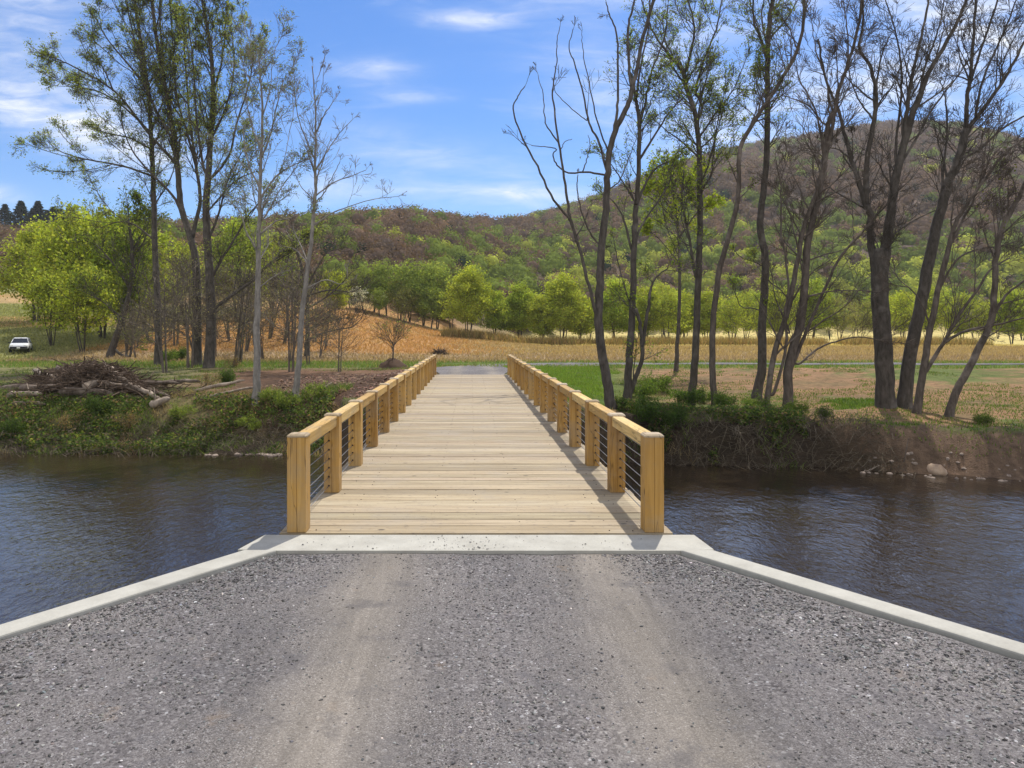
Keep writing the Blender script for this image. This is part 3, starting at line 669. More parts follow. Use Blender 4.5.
traced_tree('leafing_tree', 'yellow green leafy tree further back between the forked tree and the straight dark trunk', 'tree', GR, (676,372), [
  ([(676,371),(678,330),(680,280),(678,230),(674,195),(672,170)], 2.6, .9), ([(679,240),(695,215),(708,205)], 1.3, .4), ([(678,225),(660,205),(648,196)], 1.3, .4), ([(675,200),(690,180),(700,172)], 1.0, .3), ([(679,262),(660,240),(650,232)], 1.0, .3),
 ], MBARK, 1.1, (.26,.33,.04), 5200, .16, seed=33, tstart=.6, twig_r=.008)
traced_tree('bare_tree', 'slender reddish stem curving up to the right in the far bank row', 'tree', GR, (715,406), [
  ([(715,405.6),(712,365),(714,315),(719,271),(728.5,237),(736,209),(739,186),(740,149),(752,126),(766,103),(783,77),(797.5,49),(803,26),(805,-4),(808,-30)], 3.9, 1.5),
  ([(739,186),(733,172),(728,160)], .9, .4), ([(740,200),(748,190),(752,182)], .7, .3), ([(797,49),(790,30),(780,16)], 1.0, .4),
 ], MBARKB, .75, (.14,.18,.04), 1500, .085, seed=4, tstart=.55)
traced_tree('leafing_tree', 'tall dark tree with slightly wavy trunk and leafy top right of the slender curved stem', 'tree', GR, (757,398), [
  ([(756.5,396),(762,365),(762,324),(765,284),(765,252.5),(760,227.5),(763,196),(766,166),(767.5,126),(767.5,86),(768,46),(770,17),(773,-4),(776,-40)], 5.4, 2.2),
  ([(767,63),(760,37),(754,23),(753,0),(750,-25)], 1.8, .8), ([(768,50),(762,20),(765,-8)], 1.4, .7), ([(764,268),(755,262),(742,258),(734,250)], 1.0, .4),
  ([(762,312),(752,308),(742,307),(736,296),(735,285)], 1.1, .35), ([(768,40),(786,20),(800,-4)], 1.3, .6), ([(767,110),(758,92),(755,70)], 1.0, .4),
 ], MBARK, .95, (.19,.25,.05), 5000, .085, seed=5, tstart=.55)
traced_tree('bare_tree', 'leafless clump of many leaning stems rising from one leaning base', 'tree', GR, (786,411), [
  ([(788,408),(789,365),(800,324),(805,284),(806.5,252.5),(813,221),(820,190),(824,166),(827.6,129),(833,112)], 5.6, 2.6),
  ([(768,412),(769,384),(777,343),(789,306),(797,262),(805,224),(817.5,190),(820.5,178),(829,143),(836,105),(840.5,83),(852,52),(860.5,14),(862,-20)], 3.8, 1.4),
  ([(791,368),(808,327.5),(824,290),(839,259),(858,237),(874,218),(884,202)], 2.7, .8),
  ([(774,392),(786,346),(785,315),(788,281),(781.5,237),(781.5,209),(780,180),(776,160)], 2.2, .6),
  ([(800,363),(817.5,349),(836,341.5),(858,337),(880,340),(896,342)], 1.6, .4), ([(806,297),(830,291.5),(855,290.6),(880,291.5)], 1.4, .4),
  ([(811,259),(827,254),(845.6,249),(860,240)], 1.2, .35), ([(823,123),(809,106),(790,98),(778,94.5)], 1.3, .4), ([(824,160),(815,110),(800,80),(796,60)], 1.5, .4),
  ([(829,143),(838,95),(848,60),(846,20),(842,-6)], 1.5, .5), ([(833,112),(826,80),(816,50),(812,25)], 1.3, .4), ([(789,330),(776,300),(772,272)], 1.2, .4), ([(805,284),(796,240),(786,205),(771,190)], 1.2, .35),
 ], MBARKB, .95, None, 0, seed=6, tstart=.4)
traced_tree('bare_tree', 'thickest trunk on the right bank splitting into two great leafless limbs', 'tree', GR, (886,408), [
  ([(886,406),(884,362),(881,315),(879.5,275),(881,250)], 10.0, 8.6),
  ([(876,272),(871,246),(870,215),(866,205),(858,180),(851.5,160),(844,132),(837,106),(826,80),(818,40)], 5.2, 1.0),
  ([(884,262),(887,237),(891.5,209),(896,178),(906,137.5),(912,115),(920,94.5),(929,72),(946,43),(963,9),(972,-20)], 7.0, 1.3),
  ([(868,205),(867,160),(874,120),(876,92),(870,66),(859,49),(863,23),(862,-10)], 3.4, .9), ([(876,92),(880,60),(888,40),(898,24)], 1.3, .4),
  ([(903,145),(906,120),(909,92),(917.5,52),(926,14),(930,-10)], 3.0, .9), ([(896,165),(897,130),(901.7,86),(899,50),(894.5,29),(884,-5)], 2.0, .6),
  ([(898,170),(915,140),(932,110),(955,80),(968,60)], 1.8, .5), ([(920,94),(924,70),(938,30),(944,0)], 1.6, .6), ([(850,160),(840,150),(828,147),(818,140)], 1.0, .3),
  ([(872,120),(862,105),(852,85),(848,60)], 1.3, .4), ([(886,245),(902,228),(925,215),(948,205)], 1.5, .4),
 ], MBARK, 1.0, None, 0, seed=7, tstart=.9)
traced_tree('bare_tree', 'leafless tree leaning right with a fan of long upper limbs, beside the thickest trunk', 'tree', GR, (905,408), [
  ([(904,406),(910,356),(920,309),(929,262),(938,221),(946,192),(949,180),(960,155),(966,129)], 7.6, 4.0),
  ([(966,129),(967.6,94.5),(972,57),(976,0),(978,-25)], 2.7, 1.0), ([(966,135),(976,118),(992,97),(1009,71.6),(1024,43),(1042,10)], 3.0, 1.0),
  ([(968,90),(980.5,52),(997.7,0),(1004,-20)], 1.9, .8), ([(976,115),(983,80),(1003,34),(1018,-4)], 2.0, .7), ([(961,158),(980,149),(998,132),(1022,117),(1045,108)], 2.2, .8),
  ([(929,262),(939,212),(943,172),(947.5,129),(944.6,97),(940,80)], 2.0, .5), ([(970,80),(958,50),(960,20)], 1.1, .4), ([(1000,85),(1004,60),(1024,20)], 1.1, .5), ([(946,129),(930,118),(915,112)], .8, .3),
 ], MBARK, 1.0, None, 0, seed=8, tstart=.75)
traced_tree('bare_tree', 'narrow leafless forked tree standing right of the fan limbed leaning tree', 'tree', GR, (917,414), [
  ([(916.5,412),(923,371),(930.6,327.5),(938.5,290),(949,246),(955,225),(964,208),(980,186),(1003,155),(1026,137)], 4.4, 1.1),
  ([(924,374),(943,343),(959,315),(977.5,290),(990,270),(1010,258)], 3.0, .8), ([(943,343),(965,331),(990,326),(1024,318),(1045,314)], 1.9, .6),
  ([(949,246),(962,222),(977.5,190),(984,160),(990,130)], 1.9, .5), ([(938,290),(955,262),(975,250),(1000,246),(1020,240)], 1.6, .4), ([(930,327),(920,300),(900,280),(890,268)], 1.2, .35),
 ], MBARKB, 1.0, None, 0, seed=9, tstart=.5)
traced_tree('bare_tree', 'rightmost leafless tree bending out of frame from the right bank', 'tree', GR, (950,417), [
  ([(949,416),(957,390),(974,359),(990,324),(994.7,293),(996,262),(1002.5,227.5),(1018,199),(1024,185),(1040,150),(1052,100),(1058,40)], 4.6, 1.6),
  ([(992,318),(1005.6,296),(1024,280.6),(1050,262)], 2.0, .8), ([(996,262),(985,235),(980,212)], 1.2, .4), ([(1004,225),(1000,190),(1006,170)], 1.1, .4), ([(984,340),(998,330),(1012,310)], .9, .4),
 ], MBARKB, 1.0, (.16,.20,.04), 500, .08, seed=10, tstart=.45)
# left bank
traced_tree('leafing_tree', 'leftmost straight trunk of the tall left bank trees with long low boughs', 'tree', GL, (158,365), [
  ([(158,364),(158,310),(155,250),(154,210),(153,173),(151,133),(148,90),(142,50),(136,10),(134,-20)], 4.2, 1.4),
  ([(153,176),(130,168),(113,164),(90,160),(73,156),(58,150),(47,141)], 1.6, .4), ([(152,150),(130,138),(110,134),(92,128)], 1.3, .4), ([(150,133),(125,108),(100,92),(82,88),(66,86)], 1.4, .4),
  ([(154,205),(170,180),(176,160)], 1.2, .5), ([(155,240),(135,225),(118,222),(100,228)], 1.3, .4),
 ], MBARK, 1.15, (.24,.29,.075), 15000, .11, seed=21, extra=2.3, tstart=.35, pr=dict(len=(.45,.66)), twig_r=.008)
traced_tree('leafing_tree', 'big multi stemmed tree sweeping up to the left in the left bank stand', 'tree', GL, (197,366), [
  ([(197,364),(197,310),(196,265),(190,235),(181,207),(178,173),(173,133),(166,90),(158,50),(152,0),(150,-30)], 5.6, 1.5),
  ([(176,163),(160,146),(146,130),(128,106),(113,90),(95,78),(80,70),(64,62),(50,56)], 2.2, .5), ([(176,146),(156,110),(143,83),(128,64),(116,50),(104,34),(96,18)], 2.0, .5),
  ([(174,140),(167,100),(163,66),(160,17),(160,-20)], 2.0, .8), ([(192,240),(200,200),(196,166),(190,120),(186,70),(182,10)], 2.6, .8), ([(186,220),(172,195),(150,172),(132,150),(120,120)], 2.0, .5),
  ([(196,166),(186,130),(176,90),(172,30),(170,-10)], 1.6, .6), ([(150,100),(140,60),(130,20),(124,-10)], 1.3, .5),([(113,90),(104,70),(92,50)],1.0,.4),
 ], MBARK, 1.15, (.24,.29,.075), 24000, .11, seed=22, extra=2.3, tstart=.5, pr=dict(len=(.45,.66)), twig_r=.008)
traced_tree('leafing_tree', 'tall central tree of the left bank stand with a heavy bough reaching right', 'tree', GL, (210,368), [
  ([(209,366.6),(211,310),(208,250),(206,210),(209,166),(211,133),(213,93),(211,50),(206,20),(200,-10)], 6.2, 1.3),
  ([(217,306),(235,293),(253,280),(268,265),(291,247),(310,232)], 2.8, .7), ([(213,275),(220,262),(235,238),(247,217),(262,200)], 2.4, .7), ([(211,178),(229,156),(236,126),(249,83),(254,50)], 2.0, .6),
  ([(207,175),(203,166),(196,116),(193,66),(188,20)], 2.0, .6), ([(211,140),(225,110),(234,70),(232,30)], 1.6, .5), ([(209,210),(226,190),(240,178),(255,172)], 1.5, .5), ([(208,240),(218,215),(228,180),(243,150)], 1.8, .5),
  ([(212,95),(222,60),(226,20),(228,-5)],1.4,.5),
 ], MBARK, 1.15, (.24,.29,.075), 20000, .11, seed=23, extra=2.3, tstart=.5, pr=dict(len=(.45,.66)), twig_r=.008)
traced_tree('leafing_tree', 'pale grey straight trunk nearest the water on the left bank', 'tree', GL, (257,404), [
  ([(256,403),(257,370),(257,325),(258,280),(259,235),(260,199),(261.5,149.5),(262.5,116),(261,83),(259,58)], 5.0, .6),
  ([(260,200),(275,178),(288,168),(305,160)], 1.4, .4), ([(260,190),(247,160),(243,130)], 1.3, .4), ([(261,160),(272,130),(278,100),(284,80)], 1.3, .4), ([(261,150),(250,120),(246,85)], 1.2, .4),
  ([(259,235),(275,222),(290,218),(306,212)], 1.3, .4), ([(259,250),(246,232),(240,212),(228,200)], 1.3, .4), ([(262,116),(270,90),(272,65)], .9, .3), ([(258,290),(275,276),(290,270)], 1.0, .3),
 ], MGREY, 1.0, (.18,.22,.07), 5000, .07, seed=24, extra=1.3, tstart=.35)
traced_tree('bare_tree', 'bare grey tree closest to the bridge on the left bank with fine upright twigs', 'tree', GL, (298,399), [
  ([(296,396.6),(299,363.6),(302,316),(308,265),(312.6,226),(315.6,190),(315,166),(316,133),(315,100),(312,66)], 4.0, .5),
  ([(313,226),(330,214),(345,208),(370,200),(400,196)], 1.1, .25), ([(315,170),(328,150),(340,133),(352,120)], 1.0, .3), ([(315,160),(304,135),(297,112),(294,95)], 1.0, .3), ([(316,135),(326,112),(338,95)], .9, .3),
  ([(315,195),(335,182),(352,176),(366,170)], .9, .3), ([(308,265),(296,250),(283,246)], 1.0, .3), ([(305,290),(325,280),(340,284),(350,280)], 1.2, .3), ([(316,110),(322,90),(324,70)], .7, .25), ([(314,200),(300,185),(292,165)], .8, .3),
 ], MGREY, .75, None, 0, seed=25, tstart=.3, pr=dict(n=[0,4,4,2], up=.08))
traced_tree('bare_tree', 'short dark tree whose low bough droops toward the orange meadow', 'tree', GL, (307,356), [
  ([(307,354),(308,320),(306,290),(300,262),(292,235)], 3.0, 1.2), ([(308,341),(320,334),(340,329),(352,327),(362,318)], 1.5, .4), ([(307,310),(322,300),(340,285),(352,272)], 1.6, .4),
  ([(306,290),(320,262),(336,240)], 1.5, .4), ([(308,325),(290,310),(276,290)], 1.3, .4), ([(308,330),(325,322),(345,318)], 1.0, .35),([(306,295),(330,290),(352,292),(362,286)],1.1,.3),
 ], MBARK, 1.6, (.10,.12,.04), 700, .12, seed=26, tstart=.3, twig_r=.010)
traced_tree('leafing_tree', 'thick dark trunk leaning right in front of the bright green left trees', 'tree', GL, (112,357), [
  ([(110.5,355),(121,322),(130,289),(132,250),(128,220)], 4.2, 1.5), ([(126,355),(124,325),(123,300)], 1.8, 1.0), ([(130,356),(134,330),(140,310),(138,290)], 1.7, .8), ([(130,289),(112,262),(96,245)], 1.6, .5), ([(131,260),(145,238),(150,215)], 1.5, .5), ([(123,318),(100,300),(80,290)], 1.3, .4),
 ], MBARK, 1.3, (.13,.17,.035), 6000, .2, seed=27, tstart=.4, twig_r=.012)

# -- generated trees: a few kinds, then copies
def clump_crown(n, nper, cr, ch, zc, size, color, shape='oval', sig=.42, v=.3):
    a = RG.uniform(0, 2*np.pi, n); zz = RG.uniform(-1, 1, n); rr = np.sqrt(np.clip(1-zz**2, 0, 1)); k = RG.uniform(.45, 1.0, n)**.6
    if shape == 'tulip': rr = rr*np.clip(1.05-.35*zz, .5, 1.3)
    P = np.stack([np.cos(a)*rr*cr*k, np.sin(a)*rr*cr*k, zc+zz*ch*k*1.0], 1); P[:, :2] += RG.normal(0, cr*.10, (n, 2))
    tone = RG.uniform(1-v, 1+v, n); Q = np.repeat(P, nper, 0)+RG.normal(0, 1, (n*nper, 3))*np.array([sig, sig, sig*.75])*cr*.42
    nr = Q-np.array([0, 0, zc-ch*.3]); nr /= np.linalg.norm(nr, axis=1, keepdims=True)+1e-9
    C = vary(color, n*nper, .2, .08)*np.repeat(tone, nper)[:, None]
    return Q, RG.uniform(.6, 1.3, n*nper)*size, C, nr
def make_kind(name, H, cr, ch, zc, color, stems, nleaf=(70, 45), size=.34, bark=MBARK, twigs=True, shape='oval', seed=0, twig_r=.02, jit=.8, klen=.42, kn=9):
    global RG
    RG = np.random.default_rng(seed+500); g = TreeGeo(); b = TreeGeo(); pr = dict(PR, rmin=twig_r, max=2, n=[0,6,4])
    for i in range(stems):
        a = RG.uniform(0, 6.28); off = np.array([math.cos(a), math.sin(a), 0])*(.12*stems*RG.random()); ln = H*RG.uniform(.62, .85); dr = np.array([math.cos(a)*.16, math.sin(a)*.16, 1.0]) if stems > 1 else np.array([.02,.02,1])
        p = off.copy(); pts = [p-np.array([0,0,.3]), p]; r = H*.013/(stems**.35); rr = [r*1.5, r*1.1]; n = 7
        for k in range(n): dr = dr+RG.normal(0, .05, 3); dr /= np.linalg.norm(dr); p = p+dr*ln/n; pts.append(p); rr.append(r*(1-.75*(k+1)/n))
        g.tube(pts, rr, 7)
        if twigs:
            for k in range(kn):
                t = RG.uniform(.3, 1); i_ = min(int(t*(n))+1, n); q = np.array(pts[i_]); v = RG.normal(size=3); v[2] = abs(v[2])*.5+.3; v /= np.linalg.norm(v)
                grow(b, q, v, H*klen*RG.uniform(.5, 1)*(1.15-.5*t), max(r*.4*(1-.6*t), twig_r), 1, pr)
    parts = [g.build('trunk', bark, None, False, True)]
    if twigs: parts.append(b.build('crown', bark))
    if nleaf:
        Q, S, C, nr = clump_crown(nleaf[0], nleaf[1], cr, ch, zc, size, color, shape)
        if twigs and len(b.tips):
            tp = np.array(b.tips); k = RG.integers(0, len(tp), len(Q)//3); Q[:len(k)] = tp[k]+RG.normal(0, .25, (len(k), 3))*cr*.35
        ok = Q[:, 2] > H*.2+RG.normal(0,.3,len(Q)); Q, S, C, nr = Q[ok], S[ok], C[ok], nr[ok]
        V, Fq, C = quads(Q, S, C, nr, .75, jit); parts.append(mesh_np('foliage', V, [Fq], MLEAF, None, C))
    for p in parts: COL.objects.unlink(p)
    return name, parts
def plant(kind, loc, label, cat, group, s=1.0, rz=0.0, sz=None):
    name, parts = kind; r = empty(name, loc, label, cat, group, rz); r.scale = (s, s, sz or s)
    for p in parts: c = p.copy(); COL.objects.link(c); c.parent = r
    return r
YG = (.35,.40,.06); YG2 = (.29,.36,.055); MGN = (.22,.28,.065); OLV = (.25,.26,.09)
K = {
 'tulipA': make_kind('spring_tree', 12, 3.3, 5.2, 6.9, YG, 4, (120,125), .28, MBARK, True, 'tulip', 1),
 'tulipB': make_kind('spring_tree', 11, 2.7, 4.8, 6.3, YG2, 3, (105,115), .28, MBARK, True, 'tulip', 2),
 'tulipC': make_kind('spring_tree', 9, 2.3, 3.9, 5.2, YG, 3, (85,110), .26, MBARK, True, 'oval', 3),
 'loose': make_kind('spring_tree', 9, 2.8, 3.6, 5.6, (.33,.38,.06), 4, (70,55), .28, MBARK, True, 'oval', 4),
 'green': make_kind('woodland_tree', 12, 3.6, 4.6, 7.4, MGN, 2, (85,55), .36, MBARK, True, 'oval', 5),
 'olive': make_kind('woodland_tree', 11, 3.0, 4.6, 6.6, OLV, 3, (60,45), .32, MBARKB, True, 'oval', 6),
 'bare': make_kind('bare_tree', 12, 3.2, 4.8, 7, (.24,.22,.13), 3, (40,26), .11, MTWIG, True, 'oval', 7, .018, kn=14),
 'dogwood': make_kind('blossom_tree', 5.5, 2.4, 1.9, 3.6, (.62,.62,.60), 3, (40,30), .24, MBARK, True, 'oval', 8),
}
def put(kind, px, py_base, d, top, label, cat, group, wide=None, href=12.0):
    x = (px-CX)*d/F; z = float(height(x, d)); H = EYE-(top-HY)*d/F-z; s = H/href
    return plant(K[kind], (x, d, z-.05), label, cat, group, wide or s, rnd.uniform(0, 6.28), s)
HREF = {'tulipA':12.2,'tulipB':11.2,'tulipC':9.2,'loose':9.4,'green':12.2,'olive':11.4,'bare':12.6,'dogwood':5.6}
row = [ # px, distance, top y, kind, label
 (468,100,266,'tulipA','tallest bright green tree left in the meadow row beyond the bridge'),
 (496,102,288,'tulipB','bright green tree directly right of the tallest one in the meadow row'),
 (519,104,280,'tulipB','narrow bright green tree, third from left in the meadow row'),
 (541,101,293,'tulipC','small round yellow green tree between two taller ones in the meadow row'),
 (562,103,273,'tulipA','broad yellow green tree right of the small round one in the meadow row'),
 (579,106,291,'tulipC','low yellow green tree at the right end of the close meadow row'),
 (616,104,277,'tulipB','bright green tree seen through the stems of the dead bankside tree'),
 (646,110,283,'tulipC','slim green tree seen just right of the forked bank tree'),
 (668,106,288,'loose','loose yellow green tree left of the straight dark bank trunk'),
 (682,112,290,'tulipC','small bright tree close against the straight dark bank trunk'),
 (706,112,288,'tulipC','small bright tree between the straight trunk and the slender curved stem'),
 (731,108,297,'loose','thin stemmed airy tree right of the slender curved stem'),
 (745,114,290,'loose','airy tree just left of the wavy dark trunk'),
 (778,116,286,'tulipC','bright tree hidden partly behind the wavy dark trunk'),
 (812,118,276,'tulipB','yellow green tree behind the many stemmed leafless clump'),
 (840,116,292,'olive','dull olive tree left of the thickest trunk'),
 (860,122,296,'olive','dull olive tree close against the thickest trunk'),
 (905,118,290,'loose','airy yellow green tree right behind the thickest trunk'),
 (930,112,284,'loose','airy yellow green tree between the two leaning bank trees'),
 (962,112,292,'tulipC','bright green bushy tree low behind the leaning bank trees'),
 (985,108,300,'loose','airy tree beyond the meadow behind the rightmost bank tree'),
 (1012,104,288,'tulipB','bright green tree beyond the meadow at the right edge of the frame')]
for i, (px, d, top, k, lb) in enumerate(row):
    H_ = EYE-(top-HY)*d/F-float(height((px-CX)*d/F, d)); put(k, px, 0, d, top, lb, 'tree', 'spring green trees standing in the meadow', H_/HREF[k]*1.06, HREF[k])
edge = [(350,120,268,'olive'),(363,121,270,'green'),(374,123,266,'green'),(387,122,262,'green'),(399,119,276,'olive'),(410,120,262,'green'),(423,119,264,'green'),(437,118,268,'green'),(452,118,278,'olive'),(431,115,290,'green'),(405,116,288,'olive'),(380,117,290,'green')]
words = ['leftmost','second','third','fourth','fifth','sixth','seventh','eighth','ninth','tenth','eleventh','twelfth']
edge.sort()
for i, (px, d, top, k) in enumerate(edge):
    put(k, px, 0, d, top-3, f'{"dull olive" if k=="olive" else "mid green"} tree at the wood edge above the orange meadow, {words[i]} from left', 'tree', 'trees at the wood edge above the orange meadow', None, HREF[k])
for (px, d, top, lb) in [(356,117,286,'white flowering tree at the wood edge left above the orange meadow'),(379,119,292,'small white flowering tree above the highest part of the orange meadow'),(401,120,300,'tiny white flowering tree low at the wood edge')]:
    put('dogwood', px, 0, d, top, lb, 'tree', 'white flowering trees at the wood edge', None, 5.6)
# right: second line of trees closing the meadow
ORD = 'first second third fourth fifth sixth seventh eighth ninth tenth eleventh twelfth thirteenth fourteenth fifteenth sixteenth seventeenth eighteenth nineteenth twentieth twenty-first'.split()
second = [(d_px, 140+((i*37) % 30), 300-((i*53) % 20)) for i, d_px in enumerate(range(590, 1060, 24))]
for i, (px, d, top) in enumerate(second):
    k = ['green','tulipB','olive','bare','tulipC'][(i*3) % 5]
    put(k, px, 0, d, top, f'tree in the line closing the right meadow, {ORD[i]} from left', 'tree', 'trees closing the far side of the right meadow', None, HREF[k])
# left: bright green trees and thicket behind the bank
lt = [(36,88,222,'tulipA','yellow topped rounded tree, leftmost of the bright left trees'),(58,82,232,'tulipA','bright green spreading tree second in the left group'),(82,76,208,'tulipA','tallest bright green tree in the middle of the left group'),
      (104,72,206,'loose','airy green tree right of the tallest in the left group'),(128,70,205,'tulipB','slim yellow green tree behind the leaning dark trunk'),(146,78,226,'loose','loose green tree behind the leftmost straight trunk'),
      (52,66,268,'loose','low airy green tree in front of the bright left group'),(84,62,262,'loose','low loose green tree over the driftwood heap'),(238,96,215,'tulipB','yellow green tree glimpsed between the central left trunks'),(272,104,232,'tulipC','yellow green tree behind the pale grey trunk'),(334,100,268,'tulipC','small yellow green tree right of the drooping bough tree'),
      (182,100,240,'loose','loose green tree far behind the big multi stemmed tree')]
for px, d, top, k, lb in lt: put(k, px, 0, d, top, lb, 'tree', 'bright green trees on the left flat', None, HREF[k])
# leafless understorey behind the left bank
rnd2 = random.Random(5)
for i in range(28):
    px = 125+ i*7.8+rnd2.uniform(-4, 4); d = rnd2.uniform(38, 74); top = rnd2.uniform(222, 300)
    put('bare', px, 0, d, top, 'thin brown leafless tree in the thicket behind the left bank trunks', 'tree', 'leafless thicket trees behind the left bank', None, HREF['bare'])

# small staked-looking sapling on its soil mound, left of the bridge end
def sapling():
    global RG
    RG = np.random.default_rng(77); d = 43.; x, y, z = P_(393, 0, d)[0], d, 0; z = float(height(x, d)); g = TreeGeo(); b = TreeGeo()
    r = empty('young_tree', (x, y, z), 'small sparse young tree on a dark soil mound left of the far bridge end', 'tree')
    g.tube([(0,0,-.1),(0,0,.5),(.02,0,1.1),(0,.01,1.5)], [.06,.05,.045,.03], 7)
    pr = dict(PR, rmin=.007, n=[0,6,4], max=3)
    for k in range(13):
        a = k*2.4; e = .35+.3*RG.random(); grow(b, np.array([0,0,RG.uniform(.9,1.5)]), np.array([math.cos(a)*e*1.5, math.sin(a)*e*1.5, 1.0]), RG.uniform(1.5,2.3), .02, 1, pr)
    g.build('trunk', MBARKB, r, False, True); b.build('crown', MBARKB, r)
    tp = np.array(b.tips); k = RG.integers(0, len(tp), 450); V, Fq, C = quads(tp[k]+RG.normal(0,.06,(450,3)), RG.uniform(.05,.11,450), vary((.26,.27,.09), 450), None, .6); mesh_np('foliage', V, [Fq], MLEAF, r, C)
    soil_mound((x, y+.02, z-.03), .95, .55, 'dark soil mound around the foot of the small young tree', 31)
def soil_mound(loc, rad, h, label, seed):
    ng = 26; t = np.linspace(0, 2*np.pi, ng, endpoint=False); V = [(0,0,h)]; Fa = []
    q = np.random.default_rng(seed)
    for j in range(1, 8):
        rr = rad*j/7
        for a in t: V.append((math.cos(a)*rr*(1+q.normal(0,.05)), math.sin(a)*rr*(1+q.normal(0,.05)), h*(1-(j/7)**1.6)*(1+q.normal(0,.10))-.05*(j == 7)))
    F3 = [(0, 1+i, 1+(i+1) % ng) for i in range(ng)]; F4 = [(1+j*ng+i, 1+(j+1)*ng+i, 1+(j+1)*ng+(i+1) % ng, 1+j*ng+(i+1) % ng) for j in range(6) for i in range(ng)]
    o = mesh_np('soil_mound', np.array(V, float), [np.array(F3), np.array(F4)], MSOIL, None, None, True); o.location = loc; tag(o, label, 'soil mound')
sapling()

# ------------------------------------------------------------------ wooded hills
def build_forest():
    global RG
    RG = np.random.default_rng(3); n = 130000
    dd = np.sqrt(RG.uniform(105**2, 860**2, n)); px = RG.uniform(-140, 1170, n); x = (px-CX)*dd/F
    hz, t = hill(x, dd); ok = (t > .01) & (t < 1.12) & (dd > 128); x, dd, t, px = x[ok], dd[ok], t[ok], px[ok]
    # thin to an even spacing
    cell = {}; keep = []
    for i in range(len(x)):
        bnd = int(dd[i]/80); s = 4.7+bnd*.42; key = (bnd, int(x[i]//s), int(dd[i]//s))
        if key in cell: continue
        cell[key] = 1; keep.append(i)
    x, dd, t, px = x[keep], dd[keep], t[keep], px[keep]; z = height(x, dd); m = len(x); print('forest crowns', m)
    rad = (2.7+dd*.0022)*RG.uniform(.75, 1.3, m); th = rad*RG.uniform(1.25, 2.1, m)
    py = HY-(z+th-EYE)/dd*F
    patch = fbm(x, dd, .022, 3, 5.)+.35*fbm(x, dd, .09, 2, 1.)
    # share of leafed crowns: more on low ground, bare purple-brown ridges
    left = px < 560
    pg = np.where(left, np.where(px < 430, .20+.9*sm(245,290,py), .62*sm(218,235,py)+.1), .72*sm(185,262,py)+.05)+.55*patch
    pg = np.where((px > 1060), .4, pg); pg = np.where((px < 60), pg*.3, pg)
    g = RG.random(m) < np.clip(pg, .05, .92)
    yel = RG.random(m) < np.where(left, .14, .36*sm(190,290,py)+.12); pine = RG.random(m) < .03
    col = np.zeros((m, 3)); k = RG.uniform(.8, 1.25, m)[:, None]; v = fbm(x, dd, .035, 3, 9.)[:, None]
    bare = np.array([.145,.108,.085])*(1+.25*v)+np.array([.055,.02,.0])*RG.random((m,1))
    col = np.where(g[:, None], np.array([.17,.215,.045]), bare); col = np.where((g & yel)[:, None], np.array([.38,.41,.07]), col); col = np.where((pine & ~g)[:, None], np.array([.03,.045,.025]), col); col = col*k
    q = np.where(dd < 260, 150, 74); idx = np.repeat(np.arange(m), q); N_ = len(idx)
    a = RG.uniform(0, 2*np.pi, N_); cz = RG.uniform(-.35, 1, N_); rr = np.sqrt(np.clip(1-cz**2, 0, 1)); sh = RG.uniform(.72, 1.08, N_)
    nr = np.stack([np.cos(a)*rr, np.sin(a)*rr, cz], 1); rz = rad*np.where(g, 1.0, 1.1)
    P = np.stack([x[idx]+nr[:,0]*rad[idx]*sh, dd[idx]+nr[:,1]*rad[idx]*sh, z[idx]+th[idx]-rad[idx]+nr[:,2]*rz[idx]*sh], 1)
    lump = .5*np.sin(a*3+idx)+.5*np.sin(cz*7+idx*1.3); P += nr*(lump*.16*rad[idx])[:, None]
    leafy = g[idx]; S = np.where(leafy, .36, .27)*rad[idx]*RG.uniform(.6, 1.25, N_)*np.sqrt(56/q[idx]); asp = 1
    C = col[idx]*RG.uniform(.75, 1.28, (N_, 1))
    V, Fq, C = quads(P, S, C, nr*2.2, .8, .6)
    # rounded inner mass of every leafed crown
    nu, nv = 7, 5; A, B = np.meshgrid(np.arange(nu)/nu*2*np.pi, np.linspace(.25, 2.2, nv)); A, B = A.ravel(), B.ravel(); c_ = np.where(g, .74, .62)*rad
    J = RG.uniform(.82, 1.1, (m, len(A))); X = x[:,None]+np.sin(B)*np.cos(A)*J*c_[:,None]; Y = dd[:,None]+np.sin(B)*np.sin(A)*J*c_[:,None]; Z = (z+th-rad)[:,None]+np.cos(B)*J*c_[:,None]
    V2 = np.stack([X, Y, Z], -1).reshape(-1, 3); q2 = np.array([(j*nu+i, (j+1)*nu+i, (j+1)*nu+(i+1)%nu, j*nu+(i+1)%nu) for j in range(nv-1) for i in range(nu)])
    F2 = (q2[None]+np.arange(m)[:,None,None]*nu*nv).reshape(-1, 4)+len(V); t2 = (np.array([range(nu)])+np.arange(m)[:,None]*nu*nv).reshape(-1, nu)+len(V)
    V = np.concatenate([V, V2]); C = np.concatenate([C, np.repeat(col*.9, nu*nv, 0)]); sm_ = np.concatenate([np.zeros(len(Fq), bool), np.ones(len(F2)+len(t2), bool)]); FL = [Fq, F2, t2]
    o = mesh_np('hillside_woods', V, [Fq, F2], MFOR, None, C); o.data.polygons.foreach_set('use_smooth', np.concatenate([np.zeros(len(Fq), bool), np.ones(len(F2), bool)])); tag(o, 'spring woods of bare purple brown and fresh green crowns covering the hills', 'woods', None, 'stuff')
build_forest()
